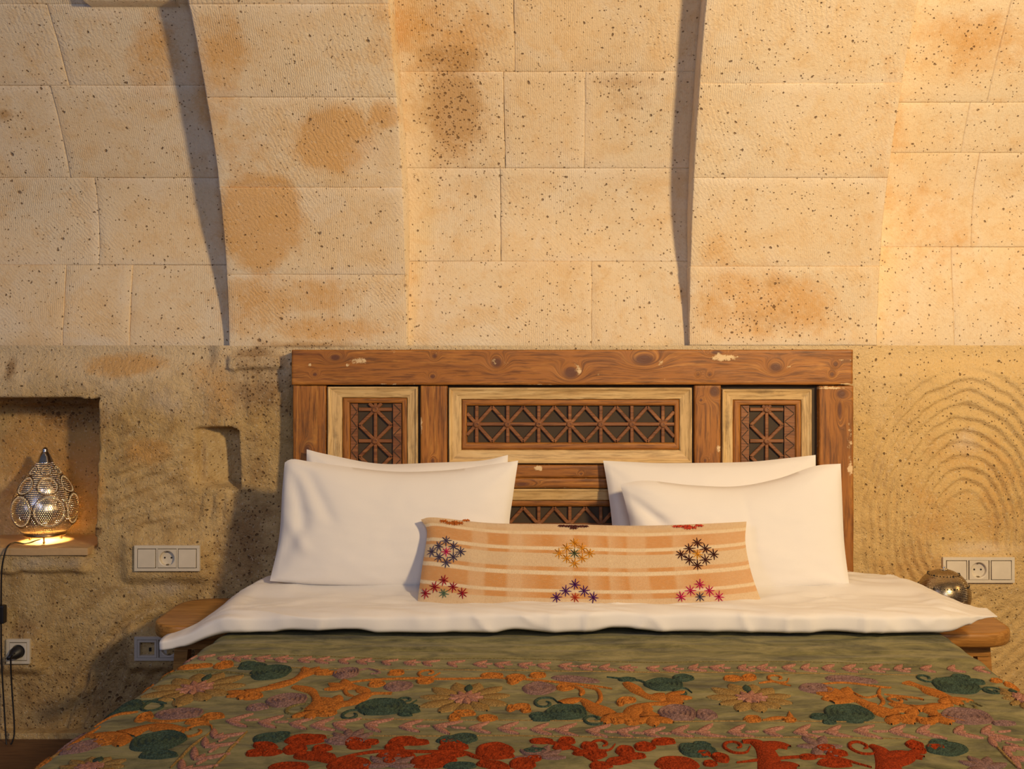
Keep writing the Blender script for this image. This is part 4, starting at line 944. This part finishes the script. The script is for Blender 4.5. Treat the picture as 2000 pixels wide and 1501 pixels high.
for (x, col) in ((888, 'rust'), (1120, 'brown'), (1343, 'red')):
    for i, dy in ((-22, -2), (-10, 2), (0, 5), (10, 2), (22, -2), (0, -1)): star(x+i, (1020 if x < 1000 else 1028)+dy*.7, 9, col, .6)

# ------------------------------------------------------------------ bedside tables
def table(x0, x1, yb, yf, zt, label):
    cx_, cy_ = (x0+x1)/2, (yb+yf)/2; root = empty('bedside_table', (cx_, cy_, 0)); tag(root, label, 'table', 'wooden bedside tables')
    hw, hd, th, rc = (x1-x0)/2, (yb-yf)/2, .036, .085; out = []
    for (sx, sy, a0) in ((1, 1, 0), (-1, 1, PI/2), (-1, -1, PI), (1, -1, 3*PI/2)):
        for k in range(9):
            a = a0+k*PI/16; out.append((sx*(hw-rc)+rc*math.cos(a), sy*(hd-rc)+rc*math.sin(a)))
    V = []; Fc = []; n = len(out)
    lv = [(.86, zt), (.97, zt), (.992, zt-.003), (1, zt-.010), (1, zt-.024), (.98, zt-.032), (.93, zt-th)]
    for s_, z in lv:
        for (x, y) in out: V.append((x*(1-(1-s_)*.6), y*(1-(1-s_)*.6), z))
    for i in range(len(lv)-1):
        for k in range(n): Fc.append((i*n+k, (i+1)*n+k, (i+1)*n+(k+1) % n, i*n+(k+1) % n))
    Fc.append(tuple(range(n))); Fc.append(tuple((len(lv)-1)*n+k for k in range(n-1, -1, -1)))
    link('tabletop', mesh('tabletop', V, Fc), root, M_table, True)
    box('apron', -hw+.06, hw-.06, -hd+.05, hd-.05, zt-th-.035, zt-th+.001, M_table, root, .003)
    for sx in (-1, 1):
        for sy in (-1, 1):
            V, Fc = [], []
            for (z, o_, w_) in ((zt-th+.001, .075, .018), (.0, .05, .012)):
                for (a, b) in ((-1, -1), (1, -1), (1, 1), (-1, 1)): V.append((sx*(hw-o_)+a*w_, sy*(hd-o_)+b*w_, z))
            Fc = [(0, 1, 5, 4), (1, 2, 6, 5), (2, 3, 7, 6), (3, 0, 4, 7), (0, 3, 2, 1), (4, 5, 6, 7)]
            link('leg', mesh('leg', V, Fc), root, M_table)
    return root
table(.93, 1.185, -.05, -.37, .392, 'small rounded wooden bedside table right of the bed under the dome lamp')
table(-1.035, -.81, -.04, -.36, .408, 'small rounded wooden bedside table left of the bed, in shadow')

# ------------------------------------------------------------------ electrical plates
def socket_insert(parent, x, z, yf, s, mat, dark=False):
    """square module with a real round well; front at yf (towards -Y)"""
    V = []; Fc = []; seg = 32; r = s*.40; dp = .012
    def ring(rad, y): 
        b = len(V)
        for k in range(seg):
            a = 2*PI*k/seg+PI/4; V.append((x+rad*math.cos(a), y, z+rad*math.sin(a)))
        return b
    def sq(h, y):
        b = len(V)
        for k in range(seg):
            a = 2*PI*k/seg+PI/4; c, s_ = math.cos(a), math.sin(a); m = h/max(abs(c), abs(s_)); V.append((x+m*c, y, z+m*s_))
        return b
    bs = [sq(s/2, yf+.006), sq(s/2, yf+.0005), sq(s/2-.0008, yf), ring(r+.002, yf), ring(r, yf+.001), ring(r*.97, yf+dp)]
    for a, b in zip(bs[:-1], bs[1:]):
        for k in range(seg): k2 = (k+1) % seg; Fc.append((a+k, a+k2, b+k2, b+k))
    Fc.append(tuple(bs[-1]+k for k in range(seg)))
    o = link('socket_insert', mesh('socket_insert', V, Fc), parent, mat)
    for sx in (-1, 1):
        me = lathe_mesh('pin_hole', [(.0026, 0), (.0026, .0006)], 12)
        for v in me.vertices: v.co = Vector((x+sx*.0095+v.co.x, yf+dp-.0001-v.co.z, z+v.co.y))
        link('pin_hole', me, o, M_hole)
        box('earth_clip', x-.003, x+.003, yf+.004, yf+dp, z+sx*r*.93-.002, z+sx*r*.93+.002, M_clip, o)
    return o
def plate(x0, x1, z0, z1, yw, mods, label, mat=None, deep=.011):
    """frame lying on the wall at yw, opening per module"""
    mat = mat or M_plate; yf = yw-deep; root = empty('socket_plate' if 'S' in mods else 'switch_plate', ((x0+x1)/2, yw, (z0+z1)/2)); tag(root, label, 'socket', None)
    ox, oy, oz = root.location; b = .0085; n = len(mods); wd = (x1-x0-2*b-(n-1)*.004)/n; bm = bmesh.new()
    rects = [(x0, x1, z0, z0+b), (x0, x1, z1-b, z1), (x0, x0+b, z0+b, z1-b), (x1-b, x1, z0+b, z1-b)]
    for k in range(n-1): xa = x0+b+(k+1)*wd+k*.004; rects.append((xa, xa+.004, z0+b, z1-b))
    for (a, c, d, e) in rects:
        t_ = box_data(a-ox, c-ox, yf-oy, yw+.02-oy, d-oz, e-oz, .0008); me = bpy.data.meshes.new('t'); t_.to_mesh(me); t_.free(); bm.from_mesh(me); bpy.data.meshes.remove(me)
    bm_obj('plate_frame', bm, mat, root)
    for k, md in enumerate(mods):
        xa = x0+b+k*(wd+.004)-ox; za, zb_ = z0+b-oz, z1-b-oz; xc, zc = xa+wd/2, (za+zb_)/2; y = yf-.001-oy
        box('backing', xa-.001, xa+wd+.001, y+.016, y+.03, za-.001, zb_+.001, mat, root)
        if md == 'W':
            bm_ = box_data(xa+.002, xa+wd-.002, y-.0005, y+.016, za+.002, zb_-.002, .001); o = bm_obj('rocker_switch', bm_, mat, root)
            for v in o.data.vertices:
                if v.co.y < y+.004: v.co.y += (v.co.z-zc)*.035
        elif md == 'S': socket_insert(root, xc, zc, y, min(wd, zb_-za)-.0016, mat)
        elif md == 'D':
            fr = bmesh.new(); q = .007
            for (a, c, d, e) in ((xa+.001, xa+wd-.001, za+.001, za+q), (xa+.001, xa+wd-.001, zb_-q, zb_-.001), (xa+.001, xa+q, za+q, zb_-q), (xa+wd-q, xa+wd-.001, za+q, zb_-q)):
                t_ = box_data(a, c, y, y+.016, d, e); me = bpy.data.meshes.new('t'); t_.to_mesh(me); t_.free(); fr.from_mesh(me); bpy.data.meshes.remove(me)
            bm_obj('data_insert', fr, mat, root)
            box('jack', xc+.002, xc+.009, y+.010, y+.0162, zc-.010, zc+.001, M_hole, root)
    return root, (yf-.001)
def PL(px0, px1, py0, py1, Y): return XX(px0, Y), XX(px1, Y), ZZ(py1, Y), ZZ(py0, Y)
plate(*PL(262, 390, 1065, 1115, -.029), -.018, 'WSW', 'white triple plate with two switches and one socket left of bed')
plate(*PL(1842, 1982, 1088, 1138, -.018), -.007, 'WSW', 'white triple plate with two switches and one socket right of bed')
plate(*PL(262, 354, 1243, 1290, -.017), -.006, 'DS', 'greyish double plate with data jack and socket below left bedside table', M_plate2)
sp_, yfp = plate(*PL(12, 58, 1248, 1296, -.017), -.006, 'S', 'white single socket at far left with black plug in it')
# plug (rests in the socket), a thing with the lamp cord
pcx, pcz = sp_.location.x, sp_.location.z
# ------------------------------------------------------------------ lamps
LX, LY = XX(88, .085), .085
lamp = empty('table_lamp', (LX, LY, SILL)); tag(lamp, 'lit silver teardrop table lamp with pierced circles in the wall niche', 'lamp')
S1 = F/(LY+D)
prof_px = [(1052, 27), (1048, 36), (1042, 46), (1030, 54), (1015, 59.5), (1000, 61), (985, 59), (972, 54), (960, 48), (948, 41), (936, 33), (925, 24), (916, 18), (911, 15.5)]
ph = np.array([(1062-y)/S1 for y, r in prof_px])+.004; pr_ = np.array([r/S1 for y, r in prof_px])
zs_ = np.linspace(ph[0], ph[-1], 90); sp3 = np.interp(zs_, ph, pr_)
for _ in range(6): sp3[1:-1] = (sp3[:-2]+2*sp3[1:-1]+sp3[2:])/4
nth = 144; th_ = np.linspace(0, 2*PI, nth+1); TH_, ZS = np.meshgrid(th_, zs_); RS = np.repeat(sp3[:, None], nth+1, 1)
med = []
for k in range(6): med.append((k*PI/3-PI/2+.55, ph[0]+(1052-1001)/S1, 27/S1))
for k in range(6): med.append((k*PI/3-PI/2+.52, ph[0]+(1052-953)/S1, 16.5/S1))
for k in range(6): med.append((k*PI/3-PI/2+.49, ph[0]+(1052-926)/S1, 8/S1))
def surf_d(a, z, th0, z0):
    r0 = np.interp(z0, zs_, sp3); da = (a-th0+PI) % (2*PI)-PI; slope = np.interp(z0+.005, zs_, sp3)-np.interp(z0-.005, zs_, sp3); k = math.sqrt(1+(slope/.01)**2)
    return np.hypot(da*r0, (z-z0)*k)
for (t0, z0, r0) in med:
    d = surf_d(TH_, ZS, t0, z0); RS = RS+.0055*np.clip(1-(d/(r0*.92))**2, 0, 1)*min(1, r0/.03)
shade = grid_mesh('lamp_shade', RS*np.cos(TH_), RS*np.sin(TH_), ZS, uv=np.stack([TH_/(2*PI), (ZS-zs_[0])/(zs_[-1]-zs_[0])], -1))
shade_o = link('lamp_shade', shade, lamp, M_pierce)
# beaded rings round the medallions
bm = bmesh.new(); bm2 = bmesh.new()
for (t0, z0, r0) in med:
    rc = np.interp(z0, zs_, sp3); slope = (np.interp(z0+.005, zs_, sp3)-np.interp(z0-.005, zs_, sp3))/.01; k_ = 1/math.sqrt(1+slope**2); nb = int(2*PI*r0*1.03/.0047)
    for i in range(nb):
        a = 2*PI*i/nb; z = z0+r0*1.03*math.sin(a)*k_
        if z < zs_[1] or z > zs_[-1]: continue
        th1 = t0+r0*1.03*math.cos(a)/rc; rr = np.interp(z, zs_, sp3)+.0008
        mat = __import__('mathutils').Matrix.Translation((rr*math.cos(th1), rr*math.sin(th1), z)); bmesh.ops.create_icosphere(bm, subdivisions=1, radius=.0021, matrix=mat)
    ring_pts = []
    for i in range(41):
        a = 2*PI*i/40; z = min(max(z0+r0*1.17*math.sin(a)*k_, zs_[0]), zs_[-1]); th1 = t0+r0*1.17*math.cos(a)/rc; rr = np.interp(z, zs_, sp3)+.0003; ring_pts.append((rr*math.cos(th1), rr*math.sin(th1), z))
    V, Fc = tube_data(ring_pts, .0016, 5); me = mesh('t', V, Fc); bm2.from_mesh(me); bpy.data.meshes.remove(me)
bo = bm_obj('beading', bm, M_bead, shade_o, True); bo['kind'] = 'stuff'
bm_obj('ring_outline', bm2, M_bronze, shade_o, True)
tp = zs_[-1]
link('lamp_cap', lathe_mesh('lamp_cap', [(.0245, tp-.003), (.0235, tp), (.0225, tp+.002), (.0165, tp+.016), (.0105, tp+.028), (.0085, tp+.030), (.008, tp+.0335), (.0085, tp+.036), (.006, tp+.040), (.002, tp+.043)], 32), lamp, M_chrome, True)
link('lamp_base', lathe_mesh('lamp_base', [(.045, .0165), (.057, .017), (.0585, .022), (.054, .027), (.049, .029), (.043, .027), (.0425, .018)], 48, False), lamp, M_bronze, True)
for k in range(3):
    a = -PI/2+.35+k*2*PI/3
    me = lathe_mesh('foot', [(.0025, .0), (.0045, .003), (.0025, .006), (.0022, .014), (.005, .018)], 14)
    for v in me.vertices: v.co = Vector((v.co.x+.048*math.cos(a), v.co.y+.048*math.sin(a), v.co.z))
    link('foot', me, lamp, M_bronze, True)
me = lathe_mesh('bulb', [(.004, .05), (.013, .056), (.020, .07), (.021, .082), (.015, .097), (.010, .108)], 20); link('bulb', me, lamp, M_bulb, True)
me = lathe_mesh('bulb_socket', [(.012, .108), (.013, .130), (.012, .132)], 16); link('bulb_socket', me, lamp, M_black, True)
pl = bpy.data.lights.new('lamp_glow', 'POINT'); pl.energy = 4.0; pl.color = (1, .66, .24); pl.shadow_soft_size = .012
plo = bpy.data.objects.new('lamp_glow', pl); COL.objects.link(plo); plo.parent = lamp; plo.location = (0, 0, .05)
# cord with inline switch and plug
def pp(px, py, Y): return P(px, py, Y)
c1 = [(LX-.005, LY-.02, SILL+.008), pp(50, 1061, .03), pp(28, 1059, -.010), pp(14, 1068, -.045), pp(7, 1090, -.052), pp(3, 1120, -.05), pp(2, 1185, -.045)]
cord = empty('lamp_cord', pp(2, 1200, -.045)); tag(cord, 'thin black lamp cord hanging from niche with inline switch and plug', 'cord')
def rel(pts, root): return [tuple(np.array(p)-np.array(root.location)) for p in pts]
V, Fc = tube_data(rel(crspline(c1, 8), cord), .0023, 8); link('cable', mesh('cable', V, Fc), cord, M_black, True)
c2 = [pp(2, 1212, -.045), pp(3, 1290, -.04), pp(8, 1380, -.04), pp(11, 1430, -.045), pp(13, 1452, -.05), pp(18, 1457, -.052), pp(25, 1445, -.05), pp(28, 1420, -.045), pp(23, 1340, -.04), pp(21, 1290, -.05), pp(24, 1279, -.058), pp(29, 1275, -.052)]
V, Fc = tube_data(rel(crspline(c2, 8), cord), .0023, 8); link('cable', mesh('cable', V, Fc), cord, M_black, True)
a = rel([pp(2, 1181, -.045)], cord)[0]; b = rel([pp(2, 1216, -.045)], cord)[0]
box('inline_switch', a[0]-.0125, a[0]+.0125, a[1]-.012, a[1]+.010, b[2], a[2], M_black, cord, .004)
q = rel([(pcx, 0, pcz)], cord)[0]; yq = yfp-cord.location.y
me = lathe_mesh('plug', [(.0165, -.010), (.0175, .0), (.017, .008), (.012, .014), (.0075, .022), (.0045, .030)], 24)
for v in me.vertices:
    k = v.co.z; v.co = Vector((q[0]+v.co.x-max(0, k)*.45, yq-k, q[2]+v.co.y-max(0, k)*.35))
link('plug', me, cord, M_black, True)

# right dome lamp
RX, RY, RZ, RR = XX(1843, -.2), -.2, .392, .071
l2 = empty('table_lamp', (RX, RY, RZ+.0006)); tag(l2, 'unlit round pierced metal lamp on the right bedside table', 'lamp')
zc_ = ZZ(1162, -.2)-RZ
u_ = np.linspace(-1.30, 1.50, 60); TH2, U2 = np.meshgrid(np.linspace(0, 2*PI, 97), u_)
me = grid_mesh('lamp_shade', RR*np.cos(U2)*np.cos(TH2), RR*np.cos(U2)*np.sin(TH2), zc_+RR*.98*np.sin(U2), uv=np.stack([TH2/(2*PI), (U2+1.3)/2.8], -1)); sh2 = link('lamp_shade', me, l2, M_pierce2)
bm = bmesh.new(); Mtx = __import__('mathutils').Matrix
for lat in (.42, .95):
    for k in range(int(52*math.cos(lat))):
        a = 2*PI*k/int(52*math.cos(lat)); r = RR*1.005*math.cos(lat); bmesh.ops.create_icosphere(bm, subdivisions=1, radius=.0017 if k % 6 else .0032, matrix=Mtx.Translation((r*math.cos(a), r*math.sin(a), zc_+RR*.985*math.sin(lat))))
o = bm_obj('beading', bm, M_hole, sh2, True); o['kind'] = 'stuff'
link('finial', lathe_mesh('finial', [(.010, zc_+RR*.965), (.011, zc_+RR*.99), (.006, zc_+RR*1.0), (.003, zc_+RR*1.03), (.0045, zc_+RR*1.06), (.002, zc_+RR*1.10)], 20), l2, M_chrome, True)
bh = max(.004, zc_-RR*.93)
link('lamp_base', lathe_mesh('lamp_base', [(.036, 0), (.038, .004), (.030, bh*.6), (.022, bh+.002)], 28), l2, M_bronze, True)
